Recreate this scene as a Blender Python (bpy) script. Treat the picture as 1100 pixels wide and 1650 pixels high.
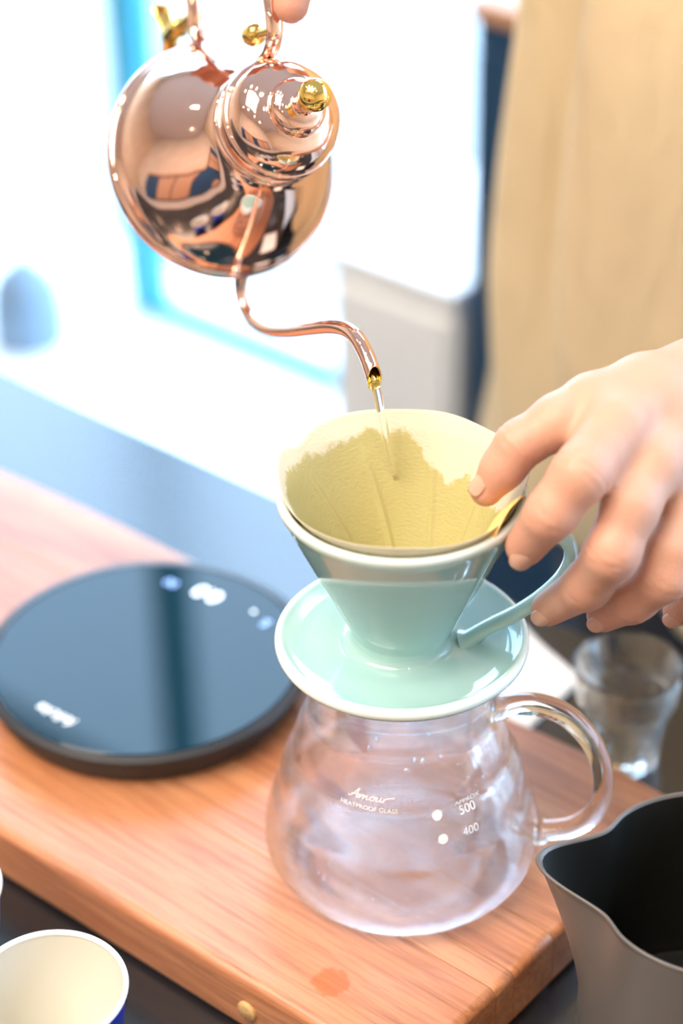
import bpy, bmesh, math, random
import numpy as np
from mathutils import Vector, Matrix

# ------------------------------------------------------------------ clear
for o in list(bpy.data.objects):
    bpy.data.objects.remove(o, do_unlink=True)
scene = bpy.context.scene
COL = scene.collection
random.seed(7)

# ------------------------------------------------------------------ camera
cam_d = bpy.data.cameras.new('camera')
cam = bpy.data.objects.new('camera', cam_d)
COL.objects.link(cam)
cam_d.sensor_fit = 'VERTICAL'
cam_d.sensor_height = 36.0
cam_d.sensor_width = 24.0
cam_d.lens = 74.95
cam_d.clip_start = 0.02
_th, _ro = math.radians(34), math.radians(1.0)
_F = Vector((0, math.cos(_th), -math.sin(_th)))
_U0 = Vector((0, math.sin(_th), math.cos(_th)))
_R0 = Vector((1, 0, 0))
_R = _R0 * math.cos(_ro) - _U0 * math.sin(_ro)
_U = _R0 * math.sin(_ro) + _U0 * math.cos(_ro)
cam.matrix_world = Matrix(((_R.x, _U.x, -_F.x, -0.0233), (_R.y, _U.y, -_F.y, -0.6810), (_R.z, _U.z, -_F.z, 0.6380), (0, 0, 0, 1)))
cam_d.dof.use_dof = True
cam_d.dof.focus_distance = 0.830
cam_d.dof.aperture_fstop = 3.6
scene.camera = cam

# ------------------------------------------------------------------ view + world (bright hazy sky)
scene.view_settings.view_transform = 'Standard'
scene.view_settings.look = 'None'
scene.view_settings.gamma = 1.0
scene.view_settings.use_curve_mapping = False
scene.view_settings.exposure = 0.42
scene.cycles.max_bounces = 20
scene.cycles.transmission_bounces = 20
scene.cycles.transparent_max_bounces = 24
scene.cycles.sample_clamp_indirect = 20
scene.cycles.blur_glossy = 0.6
world = bpy.data.worlds.new('sky')
scene.world = world
world.use_nodes = True
bg = world.node_tree.nodes['Background']
bg.inputs['Color'].default_value = (0.50, 0.72, 1.0, 1)
bg.inputs['Strength'].default_value = 8.0

ANG = math.radians(-40.3)          # the counter, board and window all run this way
CA, SA = math.cos(ANG), math.sin(ANG)

def W(a, b, z=0.0):
    """a along the counter, b across it towards the window."""
    return Vector((a * CA - b * SA, a * SA + b * CA, z))

def area_light(name, loc, size, power, color, rot=(0, 0, 0)):
    d = bpy.data.lights.new(name, 'AREA')
    d.shape = 'RECTANGLE'
    d.size, d.size_y = size
    d.energy = power
    d.color = color
    o = bpy.data.objects.new(name, d)
    COL.objects.link(o)
    o.location = loc
    o.rotation_euler = rot
    return o

CEIL = 1.75
area_light('added_ceiling_fill', W(-0.3, -1.0, CEIL - 0.03), (1.3, 0.9), 46, (1.0, 0.87, 0.73), (0, 0, ANG))  # added warm fill to brighten the near sides; no such panel is seen

# ------------------------------------------------------------------ materials
def new_mat(name):
    m = bpy.data.materials.new(name)
    m.use_nodes = True
    nt = m.node_tree
    return m, nt, nt.nodes['Principled BSDF']

def pbr(name, color, rough=0.5, metal=0.0, trans=0.0, ior=1.5, sss=0.0, sss_r=(1, .3, .2), sss_s=0.005, coat=0.0, spec=0.5, emit=None, emit_s=0.0, bump=None, vary=None):
    m, nt, b = new_mat(name)
    b.inputs['Base Color'].default_value = (*color, 1)
    b.inputs['Roughness'].default_value = rough
    b.inputs['Metallic'].default_value = metal
    b.inputs['Transmission Weight'].default_value = trans
    b.inputs['IOR'].default_value = ior
    b.inputs['Specular IOR Level'].default_value = spec
    b.inputs['Coat Weight'].default_value = coat
    if sss:
        b.inputs['Subsurface Weight'].default_value = sss
        b.inputs['Subsurface Radius'].default_value = sss_r
        b.inputs['Subsurface Scale'].default_value = sss_s
    if emit:
        b.inputs['Emission Color'].default_value = (*emit, 1)
        b.inputs['Emission Strength'].default_value = emit_s
    L = nt.links
    if bump or vary:
        tc = nt.nodes.new('ShaderNodeTexCoord')
    if bump:
        sc, st = bump
        n = nt.nodes.new('ShaderNodeTexNoise')
        n.inputs['Scale'].default_value = sc
        n.inputs['Detail'].default_value = 4
        bp = nt.nodes.new('ShaderNodeBump')
        bp.inputs['Strength'].default_value = st
        bp.inputs['Distance'].default_value = 0.001
        L.new(tc.outputs['Object'], n.inputs['Vector'])
        L.new(n.outputs['Fac'], bp.inputs['Height'])
        L.new(bp.outputs['Normal'], b.inputs['Normal'])
    if vary:
        sc, c2 = vary
        n = nt.nodes.new('ShaderNodeTexNoise')
        n.inputs['Scale'].default_value = sc
        n.inputs['Detail'].default_value = 3
        mx = nt.nodes.new('ShaderNodeMix')
        mx.data_type = 'RGBA'
        mx.inputs['A'].default_value = (*color, 1)
        mx.inputs['B'].default_value = (*c2, 1)
        L.new(tc.outputs['Object'], n.inputs['Vector'])
        rp = nt.nodes.new('ShaderNodeMapRange')
        rp.inputs['From Min'].default_value = 0.35
        rp.inputs['From Max'].default_value = 0.65
        L.new(n.outputs['Fac'], rp.inputs['Value'])
        L.new(rp.outputs['Result'], mx.inputs['Factor'])
        L.new(mx.outputs['Result'], b.inputs['Base Color'])
    return m

M = {}
M['counter'] = pbr('black_counter', (0.010, 0.012, 0.016), 0.20, ior=1.72, bump=(60, 0.02))
M['counter_front'] = pbr('counter_front', (0.05, 0.04, 0.035), 0.5)
M['white_paint'] = pbr('white_paint', (0.90, 0.91, 0.92), 0.5)
M['wall'] = pbr('wall_paint', (0.70, 0.52, 0.36), 0.7, vary=(2.0, (0.64, 0.46, 0.31)))
M['ceil'] = pbr('ceiling_paint', (0.60, 0.52, 0.49), 0.8)
M['floor'] = pbr('floor_screed', (0.56, 0.53, 0.50), 0.5, vary=(3, (0.50, 0.47, 0.44)))
M['ground'] = pbr('pavement', (0.34, 0.34, 0.33), 0.8, vary=(2, (0.30, 0.30, 0.29)))
M['teal'] = pbr('teal_paint', (0.03, 0.30, 0.42), 0.4)
M['navy'] = pbr('navy_paint', (0.012, 0.045, 0.10), 0.45)
M['wood_trim'] = pbr('wood_trim', (0.50, 0.25, 0.13), 0.5)
M['copper'] = pbr('polished_copper', (0.95, 0.65, 0.53), 0.05, metal=1.0, bump=(25, 0.05))
M['brass'] = pbr('polished_brass', (0.95, 0.70, 0.20), 0.12, metal=1.0)
M['glass'] = pbr('heatproof_glass', (1, 1, 1), 0.0, trans=1.0, ior=1.47)
def misted():
    """carafe glass with a faint film of condensation in soft patches."""
    m, nt, b = new_mat('misted_glass')
    b.inputs['Base Color'].default_value = (1, 1, 1, 1)
    b.inputs['Roughness'].default_value = 0.0
    b.inputs['Transmission Weight'].default_value = 1.0
    b.inputs['IOR'].default_value = 1.46
    L = nt.links
    tc = nt.nodes.new('ShaderNodeTexCoord')
    n = nt.nodes.new('ShaderNodeTexNoise'); n.inputs['Scale'].default_value = 45; n.inputs['Detail'].default_value = 3
    L.new(tc.outputs['Object'], n.inputs['Vector'])
    mr = nt.nodes.new('ShaderNodeMapRange')
    mr.inputs['From Min'].default_value = 0.35; mr.inputs['From Max'].default_value = 0.7
    mr.inputs['To Min'].default_value = 0.0; mr.inputs['To Max'].default_value = 0.003
    L.new(n.outputs['Fac'], mr.inputs['Value'])
    tr = nt.nodes.new('ShaderNodeBsdfTranslucent'); tr.inputs['Color'].default_value = (1, 0.97, 0.95, 1)
    ms = nt.nodes.new('ShaderNodeMixShader')
    # thin blown walls hardly bend what is seen through them
    tp_ = nt.nodes.new('ShaderNodeBsdfTransparent'); tp_.inputs['Color'].default_value = (0.985, 0.985, 0.985, 1)
    m2 = nt.nodes.new('ShaderNodeMixShader'); m2.inputs[0].default_value = 0.52
    L.new(b.outputs[0], m2.inputs[1]); L.new(tp_.outputs[0], m2.inputs[2])
    L.new(mr.outputs[0], ms.inputs[0]); L.new(m2.outputs[0], ms.inputs[1]); L.new(tr.outputs[0], ms.inputs[2])
    L.new(ms.outputs[0], nt.nodes['Material Output'].inputs['Surface'])
    return m
M['misted'] = misted()
M['thick_glass'] = pbr('tumbler_glass', (0.97, 0.99, 0.97), 0.0, trans=1.0, ior=1.5)
M['water'] = pbr('water', (1, 1, 1), 0.0, trans=1.0, ior=1.33)
def tumbler_glass():
    m = M['thick_glass']; nt = m.node_tree; b = nt.nodes['Principled BSDF']
    t = nt.nodes.new('ShaderNodeBsdfTransparent')
    ms = nt.nodes.new('ShaderNodeMixShader'); ms.inputs[0].default_value = 0.20
    nt.links.new(b.outputs[0], ms.inputs[1]); nt.links.new(t.outputs[0], ms.inputs[2])
    nt.links.new(ms.outputs[0], nt.nodes['Material Output'].inputs['Surface'])
tumbler_glass()
M['print_white'] = pbr('white_print', (0.93, 0.93, 0.93), 0.5)
M['scale_body'] = pbr('scale_body', (0.020, 0.018, 0.018), 0.45)
M['scale_top'] = pbr('scale_glass', (0.004, 0.020, 0.032), 0.03, ior=1.34)
M['scale_print'] = pbr('scale_print', (0.80, 0.85, 0.9), 0.5)
M['led_white'] = pbr('led_white', (0.8, 0.9, 1), 0.5, emit=(0.75, 0.88, 1.0), emit_s=1.6)
M['led_blue'] = pbr('led_blue', (0.3, 0.5, 1), 0.5, emit=(0.28, 0.48, 1.0), emit_s=1.0)
M['cup_in'] = pbr('cup_paper', (0.66, 0.63, 0.54), 0.55)
M['cup_out'] = pbr('cup_blue', (0.006, 0.035, 0.36), 0.4)
M['cup_rim'] = pbr('cup_rim', (0.90, 0.90, 0.90), 0.5)
M['pitcher_out'] = pbr('pitcher_coating', (0.145, 0.132, 0.125), 0.42, metal=0.25)
M['pitcher_in'] = pbr('pitcher_lining', (0.008, 0.0085, 0.007), 0.65, spec=0.3)
M['napkin'] = pbr('paper_napkin', (0.88, 0.86, 0.84), 0.8, bump=(300, 0.3))
M['frost'] = pbr('blue_grey_glaze', (0.16, 0.24, 0.32), 0.5)
M['dark_cloth'] = pbr('dark_cloth', (0.022, 0.026, 0.04), 0.85)
M['skin'] = pbr('skin', (0.83, 0.50, 0.36), 0.52, sss=0.15, sss_r=(1.0, 0.35, 0.2), sss_s=0.004, bump=(700, 0.22))
M['nail'] = pbr('nail', (0.63, 0.36, 0.27), 0.25, sss=0.15, sss_s=0.003)
M['bulb'] = pbr('lamp_lens', (1, 1, 1), 0.3, emit=(1.0, 0.84, 0.62), emit_s=200.0)
M['metal_ring'] = pbr('brushed_metal', (0.7, 0.7, 0.7), 0.3, metal=1.0)
M['plug'] = pbr('dowel_wood', (0.66, 0.44, 0.20), 0.6, vary=(500, (0.50, 0.30, 0.12)))
M['black_shoe'] = pbr('black_leather', (0.015, 0.015, 0.015), 0.4)

# skin gets pinker where the "flush" attribute says so (knuckles, fingertips)
def skin_nodes():
    m = M['skin']
    nt = m.node_tree
    b = nt.nodes['Principled BSDF']
    at = nt.nodes.new('ShaderNodeAttribute')
    at.attribute_name = 'flush'
    tc = nt.nodes.new('ShaderNodeTexCoord')
    n = nt.nodes.new('ShaderNodeTexNoise')
    n.inputs['Scale'].default_value = 90
    n.inputs['Detail'].default_value = 4
    nt.links.new(tc.outputs['Object'], n.inputs['Vector'])
    mul = nt.nodes.new('ShaderNodeMath')
    mul.operation = 'MULTIPLY_ADD'
    nt.links.new(n.outputs['Fac'], mul.inputs[0])
    mul.inputs[1].default_value = 0.45
    nt.links.new(at.outputs['Fac'], mul.inputs[2])
    sub = nt.nodes.new('ShaderNodeMath')
    sub.operation = 'SUBTRACT'
    sub.use_clamp = True
    nt.links.new(mul.outputs[0], sub.inputs[0])
    sub.inputs[1].default_value = 0.2
    mx = nt.nodes.new('ShaderNodeMix')
    mx.data_type = 'RGBA'
    mx.inputs['A'].default_value = (0.61, 0.345, 0.245, 1)
    mx.inputs['B'].default_value = (0.57, 0.215, 0.15, 1)
    nt.links.new(sub.outputs[0], mx.inputs['Factor'])
    nt.links.new(mx.outputs['Result'], b.inputs['Base Color'])
skin_nodes()

def wood_mat():
    m, nt, b = new_mat('board_wood')
    L = nt.links
    tc = nt.nodes.new('ShaderNodeTexCoord')
    oi = nt.nodes.new('ShaderNodeObjectInfo')
    add = nt.nodes.new('ShaderNodeVectorMath'); add.operation = 'ADD'
    cmb = nt.nodes.new('ShaderNodeCombineXYZ')
    ml = nt.nodes.new('ShaderNodeMath'); ml.operation = 'MULTIPLY'; ml.inputs[1].default_value = 3.0
    L.new(oi.outputs['Random'], ml.inputs[0])
    L.new(ml.outputs[0], cmb.inputs['X']); L.new(ml.outputs[0], cmb.inputs['Z'])
    L.new(tc.outputs['Object'], add.inputs[0]); L.new(cmb.outputs[0], add.inputs[1])
    def stretched(scale, detail, rough, sx):
        mp = nt.nodes.new('ShaderNodeMapping')
        mp.inputs['Scale'].default_value = (sx, 1, 1)
        L.new(add.outputs[0], mp.inputs['Vector'])
        n = nt.nodes.new('ShaderNodeTexNoise')
        n.inputs['Scale'].default_value = scale
        n.inputs['Detail'].default_value = detail
        n.inputs['Roughness'].default_value = rough
        n.inputs['Distortion'].default_value = 0.4
        L.new(mp.outputs[0], n.inputs['Vector'])
        return n
    big = stretched(26, 4, 0.55, 0.10)
    fine = stretched(420, 5, 0.7, 0.045)
    cr = nt.nodes.new('ShaderNodeValToRGB')
    e = cr.color_ramp.elements
    e[0].position = 0.30; e[0].color = (0.31, 0.110, 0.042, 1)
    e[1].position = 0.72; e[1].color = (0.54, 0.265, 0.135, 1)
    x = e.new(0.5); x.color = (0.45, 0.185, 0.080, 1)
    L.new(big.outputs['Fac'], cr.inputs['Fac'])
    cf = nt.nodes.new('ShaderNodeValToRGB')
    e = cf.color_ramp.elements
    e[0].position = 0.33; e[0].color = (0.64, 0.52, 0.46, 1)
    e[1].position = 0.56; e[1].color = (1.06, 1.04, 1.02, 1)
    L.new(fine.outputs['Fac'], cf.inputs['Fac'])
    mu = nt.nodes.new('ShaderNodeMix'); mu.data_type = 'RGBA'; mu.blend_type = 'MULTIPLY'
    mu.inputs['Factor'].default_value = 1.0
    L.new(cr.outputs[0], mu.inputs['A']); L.new(cf.outputs[0], mu.inputs['B'])
    # each strip its own tone
    hs = nt.nodes.new('ShaderNodeHueSaturation')
    mr = nt.nodes.new('ShaderNodeMapRange')
    mr.inputs['To Min'].default_value = 0.92; mr.inputs['To Max'].default_value = 1.14
    L.new(oi.outputs['Random'], mr.inputs['Value'])
    L.new(mr.outputs[0], hs.inputs['Value'])
    L.new(mu.outputs['Result'], hs.inputs['Color'])
    # an old round spill mark near the front edge
    sep = nt.nodes.new('ShaderNodeVectorMath'); sep.operation = 'DISTANCE'
    nz = nt.nodes.new('ShaderNodeTexNoise'); nz.inputs['Scale'].default_value = 260
    L.new(tc.outputs['Object'], nz.inputs['Vector'])
    sc = nt.nodes.new('ShaderNodeVectorMath'); sc.operation = 'SCALE'; sc.inputs['Scale'].default_value = 0.006
    L.new(nz.outputs['Color'], sc.inputs[0])
    ad2 = nt.nodes.new('ShaderNodeVectorMath'); ad2.operation = 'ADD'
    L.new(tc.outputs['Object'], ad2.inputs[0]); L.new(sc.outputs[0], ad2.inputs[1])
    sep.inputs[1].default_value = (0.0244 + 0.003, -0.0765 + 0.003, 0.003)
    L.new(ad2.outputs[0], sep.inputs[0])
    st = nt.nodes.new('ShaderNodeMapRange')
    st.inputs['From Min'].default_value = 0.0085; st.inputs['From Max'].default_value = 0.0070
    L.new(sep.outputs['Value'], st.inputs['Value'])
    sm = nt.nodes.new('ShaderNodeMix'); sm.data_type = 'RGBA'; sm.blend_type = 'MULTIPLY'
    sm.inputs['B'].default_value = (0.95, 0.62, 0.20, 1)
    L.new(st.outputs[0], sm.inputs['Factor']); L.new(hs.outputs[0], sm.inputs['A'])
    L.new(sm.outputs['Result'], b.inputs['Base Color'])
    b.inputs['Roughness'].default_value = 0.44
    b.inputs['Specular IOR Level'].default_value = 0.85
    bp = nt.nodes.new('ShaderNodeBump'); bp.inputs['Strength'].default_value = 0.12; bp.inputs['Distance'].default_value = 0.0006
    L.new(fine.outputs['Fac'], bp.inputs['Height']); L.new(bp.outputs['Normal'], b.inputs['Normal'])
    return m
M['wood'] = wood_mat()

def celadon_mat():
    """pale aqua glaze that runs thin and whitish along the lips (saucer edge, cone rim)."""
    m, nt, b = new_mat('celadon_glaze')
    L = nt.links
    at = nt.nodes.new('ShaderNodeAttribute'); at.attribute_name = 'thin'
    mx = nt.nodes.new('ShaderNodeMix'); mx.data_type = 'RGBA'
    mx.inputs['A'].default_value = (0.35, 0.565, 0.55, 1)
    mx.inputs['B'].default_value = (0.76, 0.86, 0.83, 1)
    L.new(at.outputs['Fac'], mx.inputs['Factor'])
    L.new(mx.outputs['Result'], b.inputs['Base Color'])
    b.inputs['Roughness'].default_value = 0.05
    b.inputs['Specular IOR Level'].default_value = 0.55
    b.inputs['Coat Weight'].default_value = 0.3
    b.inputs['Coat Roughness'].default_value = 0.02
    return m
M['celadon'] = celadon_mat()

def paper_mat():
    """cream filter paper, translucent, olive where it is wet ("wet" attribute, ragged by noise)."""
    m, nt, b = new_mat('filter_paper')
    L = nt.links
    at = nt.nodes.new('ShaderNodeAttribute'); at.attribute_name = 'wet'
    tc = nt.nodes.new('ShaderNodeTexCoord')
    n = nt.nodes.new('ShaderNodeTexNoise'); n.inputs['Scale'].default_value = 420; n.inputs['Detail'].default_value = 4
    L.new(tc.outputs['Object'], n.inputs['Vector'])
    ad = nt.nodes.new('ShaderNodeMath'); ad.operation = 'MULTIPLY_ADD'; ad.inputs[1].default_value = 0.5
    L.new(n.outputs['Fac'], ad.inputs[0]); L.new(at.outputs['Fac'], ad.inputs[2])
    st = nt.nodes.new('ShaderNodeMapRange'); st.inputs['From Min'].default_value = 0.68; st.inputs['From Max'].default_value = 0.82
    L.new(ad.outputs[0], st.inputs['Value'])
    mx = nt.nodes.new('ShaderNodeMix'); mx.data_type = 'RGBA'
    mx.inputs['A'].default_value = (0.86, 0.80, 0.63, 1)
    mx.inputs['B'].default_value = (0.64, 0.57, 0.25, 1)
    L.new(st.outputs[0], mx.inputs['Factor'])
    L.new(mx.outputs['Result'], b.inputs['Base Color'])
    b.inputs['Roughness'].default_value = 0.6
    rr = nt.nodes.new('ShaderNodeMapRange'); rr.inputs['To Min'].default_value = 0.75; rr.inputs['To Max'].default_value = 0.38
    L.new(st.outputs[0], rr.inputs['Value']); L.new(rr.outputs[0], b.inputs['Roughness'])
    mp = nt.nodes.new('ShaderNodeMapping'); mp.inputs['Scale'].default_value = (1, 1, 2.2)
    mp.inputs['Rotation'].default_value = (0, 0.5, 0)
    L.new(tc.outputs['Object'], mp.inputs['Vector'])
    cr = nt.nodes.new('ShaderNodeTexNoise'); cr.inputs['Scale'].default_value = 520; cr.inputs['Detail'].default_value = 2
    L.new(mp.outputs[0], cr.inputs['Vector'])
    bp = nt.nodes.new('ShaderNodeBump'); bp.inputs['Strength'].default_value = 0.55; bp.inputs['Distance'].default_value = 0.0005
    L.new(cr.outputs['Fac'], bp.inputs['Height']); L.new(bp.outputs['Normal'], b.inputs['Normal'])
    tr = nt.nodes.new('ShaderNodeBsdfTranslucent')
    L.new(mx.outputs['Result'], tr.inputs['Color'])
    ms = nt.nodes.new('ShaderNodeMixShader'); ms.inputs[0].default_value = 0.28
    L.new(b.outputs[0], ms.inputs[1]); L.new(tr.outputs[0], ms.inputs[2])
    L.new(ms.outputs[0], nt.nodes['Material Output'].inputs['Surface'])
    return m
M['paper'] = paper_mat()

def cloth_mat():
    m, nt, b = new_mat('cream_linen')
    L = nt.links
    b.inputs['Base Color'].default_value = (0.97, 0.84, 0.58, 1)
    b.inputs['Roughness'].default_value = 0.9
    tc = nt.nodes.new('ShaderNodeTexCoord')
    n = nt.nodes.new('ShaderNodeTexNoise'); n.inputs['Scale'].default_value = 18; n.inputs['Detail'].default_value = 5
    mp = nt.nodes.new('ShaderNodeMapping'); mp.inputs['Scale'].default_value = (1.0, 1.0, 0.22)
    L.new(tc.outputs['Object'], mp.inputs['Vector']); L.new(mp.outputs[0], n.inputs['Vector'])
    bp = nt.nodes.new('ShaderNodeBump'); bp.inputs['Strength'].default_value = 0.9; bp.inputs['Distance'].default_value = 0.025
    L.new(n.outputs['Fac'], bp.inputs['Height']); L.new(bp.outputs['Normal'], b.inputs['Normal'])
    tr = nt.nodes.new('ShaderNodeBsdfTranslucent'); tr.inputs['Color'].default_value = (0.95, 0.82, 0.58, 1)
    ms = nt.nodes.new('ShaderNodeMixShader'); ms.inputs[0].default_value = 0.35
    L.new(b.outputs[0], ms.inputs[1]); L.new(tr.outputs[0], ms.inputs[2])
    L.new(ms.outputs[0], nt.nodes['Material Output'].inputs['Surface'])
    return m
M['cloth'] = cloth_mat()

def pane_mat():
    """thin clear window pane: passes light straight through, with a faint reflection."""
    m, nt, b = new_mat('window_pane')
    nt.nodes.remove(b)
    t = nt.nodes.new('ShaderNodeBsdfTransparent'); t.inputs['Color'].default_value = (0.97, 0.99, 1.0, 1)
    g = nt.nodes.new('ShaderNodeBsdfGlossy'); g.inputs['Roughness'].default_value = 0.0
    ms = nt.nodes.new('ShaderNodeMixShader')
    L = nt.links
    ms.inputs[0].default_value = 0.04
    L.new(t.outputs[0], ms.inputs[1]); L.new(g.outputs[0], ms.inputs[2])
    L.new(ms.outputs[0], nt.nodes['Material Output'].inputs['Surface'])
    return m
M['pane'] = pane_mat()

# ------------------------------------------------------------------ helpers
def tag(o, label=None, cat=None, group=None, kind=None):
    if label: o['label'] = label
    if cat: o['category'] = cat
    if group: o['group'] = group
    if kind: o['kind'] = kind
    return o

def empty(name, loc=(0, 0, 0), rot=None):
    o = bpy.data.objects.new(name, None)
    o.empty_display_size = 0.02
    COL.objects.link(o)
    o.location = loc
    if rot is not None:
        o.rotation_euler = rot
    return o

def link(name, me, mats, parent=None, smooth=True, loc=None, rot=None):
    if not isinstance(mats, (list, tuple)):
        mats = [mats]
    for mt in mats:
        me.materials.append(mt)
    if smooth:
        me.shade_smooth()
    o = bpy.data.objects.new(name, me)
    COL.objects.link(o)
    if parent: o.parent = parent
    if loc is not None: o.location = loc
    if rot is not None: o.rotation_euler = rot
    return o

def pydata(name, v, f):
    me = bpy.data.meshes.new(name)
    me.from_pydata([tuple(map(float, p)) for p in v], [], [tuple(map(int, q)) for q in f])
    me.update()
    return me

def fix_normals(me):
    bm = bmesh.new(); bm.from_mesh(me)
    bmesh.ops.recalc_face_normals(bm, faces=bm.faces)
    bm.to_mesh(me); bm.free()

def box_mesh(name, lo, hi, bevel=0.0, seg=2):
    bm = bmesh.new()
    vs = [bm.verts.new((x, y, z)) for x in (lo[0], hi[0]) for y in (lo[1], hi[1]) for z in (lo[2], hi[2])]
    for q in ((0, 1, 3, 2), (4, 6, 7, 5), (0, 4, 5, 1), (2, 3, 7, 6), (0, 2, 6, 4), (1, 5, 7, 3)):
        bm.faces.new([vs[i] for i in q])
    bmesh.ops.recalc_face_normals(bm, faces=bm.faces)
    if bevel:
        bmesh.ops.bevel(bm, geom=list(bm.edges), offset=bevel, segments=seg, profile=0.5, affect='EDGES')
    me = bpy.data.meshes.new(name)
    bm.to_mesh(me); bm.free()
    return me

def ebox(name, lo, hi, mat, parent=None, bevel=0.0, smooth=False):
    """box in counter-aligned coordinates, origin at the middle of its underside."""
    c = ((lo[0] + hi[0]) / 2, (lo[1] + hi[1]) / 2, lo[2])
    me = box_mesh(name, [lo[i] - c[i] for i in range(3)], [hi[i] - c[i] for i in range(3)], bevel)
    if parent:
        o = link(name, me, mat, parent, smooth)
        o.location = c if parent.get('_e') else c
        return o
    return link(name, me, mat, None, smooth, W(c[0], c[1], c[2]), (0, 0, ANG))

def eroot(name, a=0.0, b=0.0, z=0.0):
    """an Empty at W(0,0,0) turned along the counter: children use counter-aligned coordinates."""
    o = empty(name, W(a, b, z), (0, 0, ANG))
    return o

def catmull(pts, n):
    P = np.array(pts, float)
    out = []
    for i in range(len(P) - 1):
        p0 = P[max(i - 1, 0)]; p1 = P[i]; p2 = P[i + 1]; p3 = P[min(i + 2, len(P) - 1)]
        for k in range(n):
            t = k / n
            out.append(0.5 * ((2 * p1) + (-p0 + p2) * t + (2 * p0 - 5 * p1 + 4 * p2 - p3) * t * t + (-p0 + 3 * p1 - 3 * p2 + p3) * t ** 3))
    out.append(P[-1])
    return np.array(out)

def tube_mesh(name, path, rad, n=16, sub=6, side=None, cap=True, cap_start=True):
    """path: points; rad: r or list of r or (r_side, r_other); side: fixed vector across the strip."""
    P = np.array(path, float)
    k = len(P)
    if np.isscalar(rad): rad = [rad] * k
    rr = np.array([(r, r) if np.isscalar(r) else r for r in rad], float)
    Q = catmull(np.hstack([P, rr]), sub)
    pts, rs = Q[:, :3], Q[:, 3:]
    T = np.gradient(pts, axis=0)
    T /= np.linalg.norm(T, axis=1)[:, None] + 1e-12
    v, f = [], []
    prev = None
    for i in range(len(pts)):
        if side is not None:
            a = np.array(side, float)
        elif prev is None:
            a = np.array((0.31, 0.57, 0.76))
            if abs(a @ T[i]) > .9: a = np.array((0.9, -.3, .1))
        else:
            a = prev
        a = a - T[i] * (a @ T[i]); a /= np.linalg.norm(a)
        b = np.cross(T[i], a)
        prev = a
        for j in range(n):
            t = 2 * math.pi * j / n
            v.append(pts[i] + a * rs[i, 0] * math.cos(t) + b * rs[i, 1] * math.sin(t))
    m = len(pts)
    for i in range(m - 1):
        for j in range(n):
            f.append((i * n + j, i * n + (j + 1) % n, (i + 1) * n + (j + 1) % n, (i + 1) * n + j))
    if cap:
        if cap_start: f.append(tuple(range(n))[::-1])
        f.append(tuple(range((m - 1) * n, m * n)))
    me = pydata(name, v, f)
    fix_normals(me)
    return me

def lathe_mesh(name, prof, n=96, close=False, mod=None):
    """prof: (r, z) list; mod(theta, r, z) -> (r, z) may bend it."""
    v, f = [], []
    idx = []
    for (r, z) in prof:
        if r < 1e-6:
            idx.append([len(v)]); v.append((0, 0, z))
        else:
            row = []
            for j in range(n):
                t = 2 * math.pi * j / n
                rr, zz = (r, z) if mod is None else mod(t, r, z)
                row.append(len(v)); v.append((rr * math.cos(t), rr * math.sin(t), zz))
            idx.append(row)
    m = len(prof)
    rng = range(m) if close else range(m - 1)
    for i in rng:
        a, b = idx[i], idx[(i + 1) % m]
        for j in range(n):
            k = (j + 1) % n
            if len(a) == 1 and len(b) == 1: continue
            if len(a) == 1: f.append((a[0], b[j], b[k]))
            elif len(b) == 1: f.append((a[j], a[k], b[0]))
            else: f.append((a[j], a[k], b[k], b[j]))
    me = pydata(name, v, f)
    fix_normals(me)
    return me

def smooth_prof(prof, n=5):
    return [tuple(p) for p in catmull(prof, n)]

def text_mesh(txt, size, shear=0.0, align='CENTER', spacing=1.0, bold=0.0):
    cu = bpy.data.curves.new('txt', 'FONT')
    cu.body = txt; cu.size = size; cu.shear = shear
    cu.align_x = align; cu.align_y = 'CENTER'
    cu.space_character = spacing
    cu.offset = bold
    cu.resolution_u = 6
    o = bpy.data.objects.new('txt', cu)
    COL.objects.link(o)
    dg = bpy.context.evaluated_depsgraph_get()
    me = bpy.data.meshes.new_from_object(o.evaluated_get(dg))
    bpy.data.objects.remove(o, do_unlink=True)
    bpy.data.curves.remove(cu)
    me.materials.clear()
    return me

# ---- signed-distance bodies, meshed with surface nets
def sd_chain(X, chain, k):
    """chain of (x, y, z, r): rounded cones blended along the chain."""
    d = None
    for i in range(len(chain) - 1):
        a = np.array(chain[i][:3], np.float32); b = np.array(chain[i + 1][:3], np.float32)
        ra, rb = chain[i][3], chain[i + 1][3]
        ab = b - a
        t = np.clip(((X - a) @ ab) / float(ab @ ab), 0, 1)
        q = np.linalg.norm(X - (a + t[..., None] * ab), axis=-1) - (ra + (rb - ra) * t)
        d = q if d is None else smin(d, q, k)
    return d

def smin(a, b, k):
    h = np.clip(0.5 + 0.5 * (b - a) / k, 0, 1)
    return b * (1 - h) + a * h - k * h * (1 - h)

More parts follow.
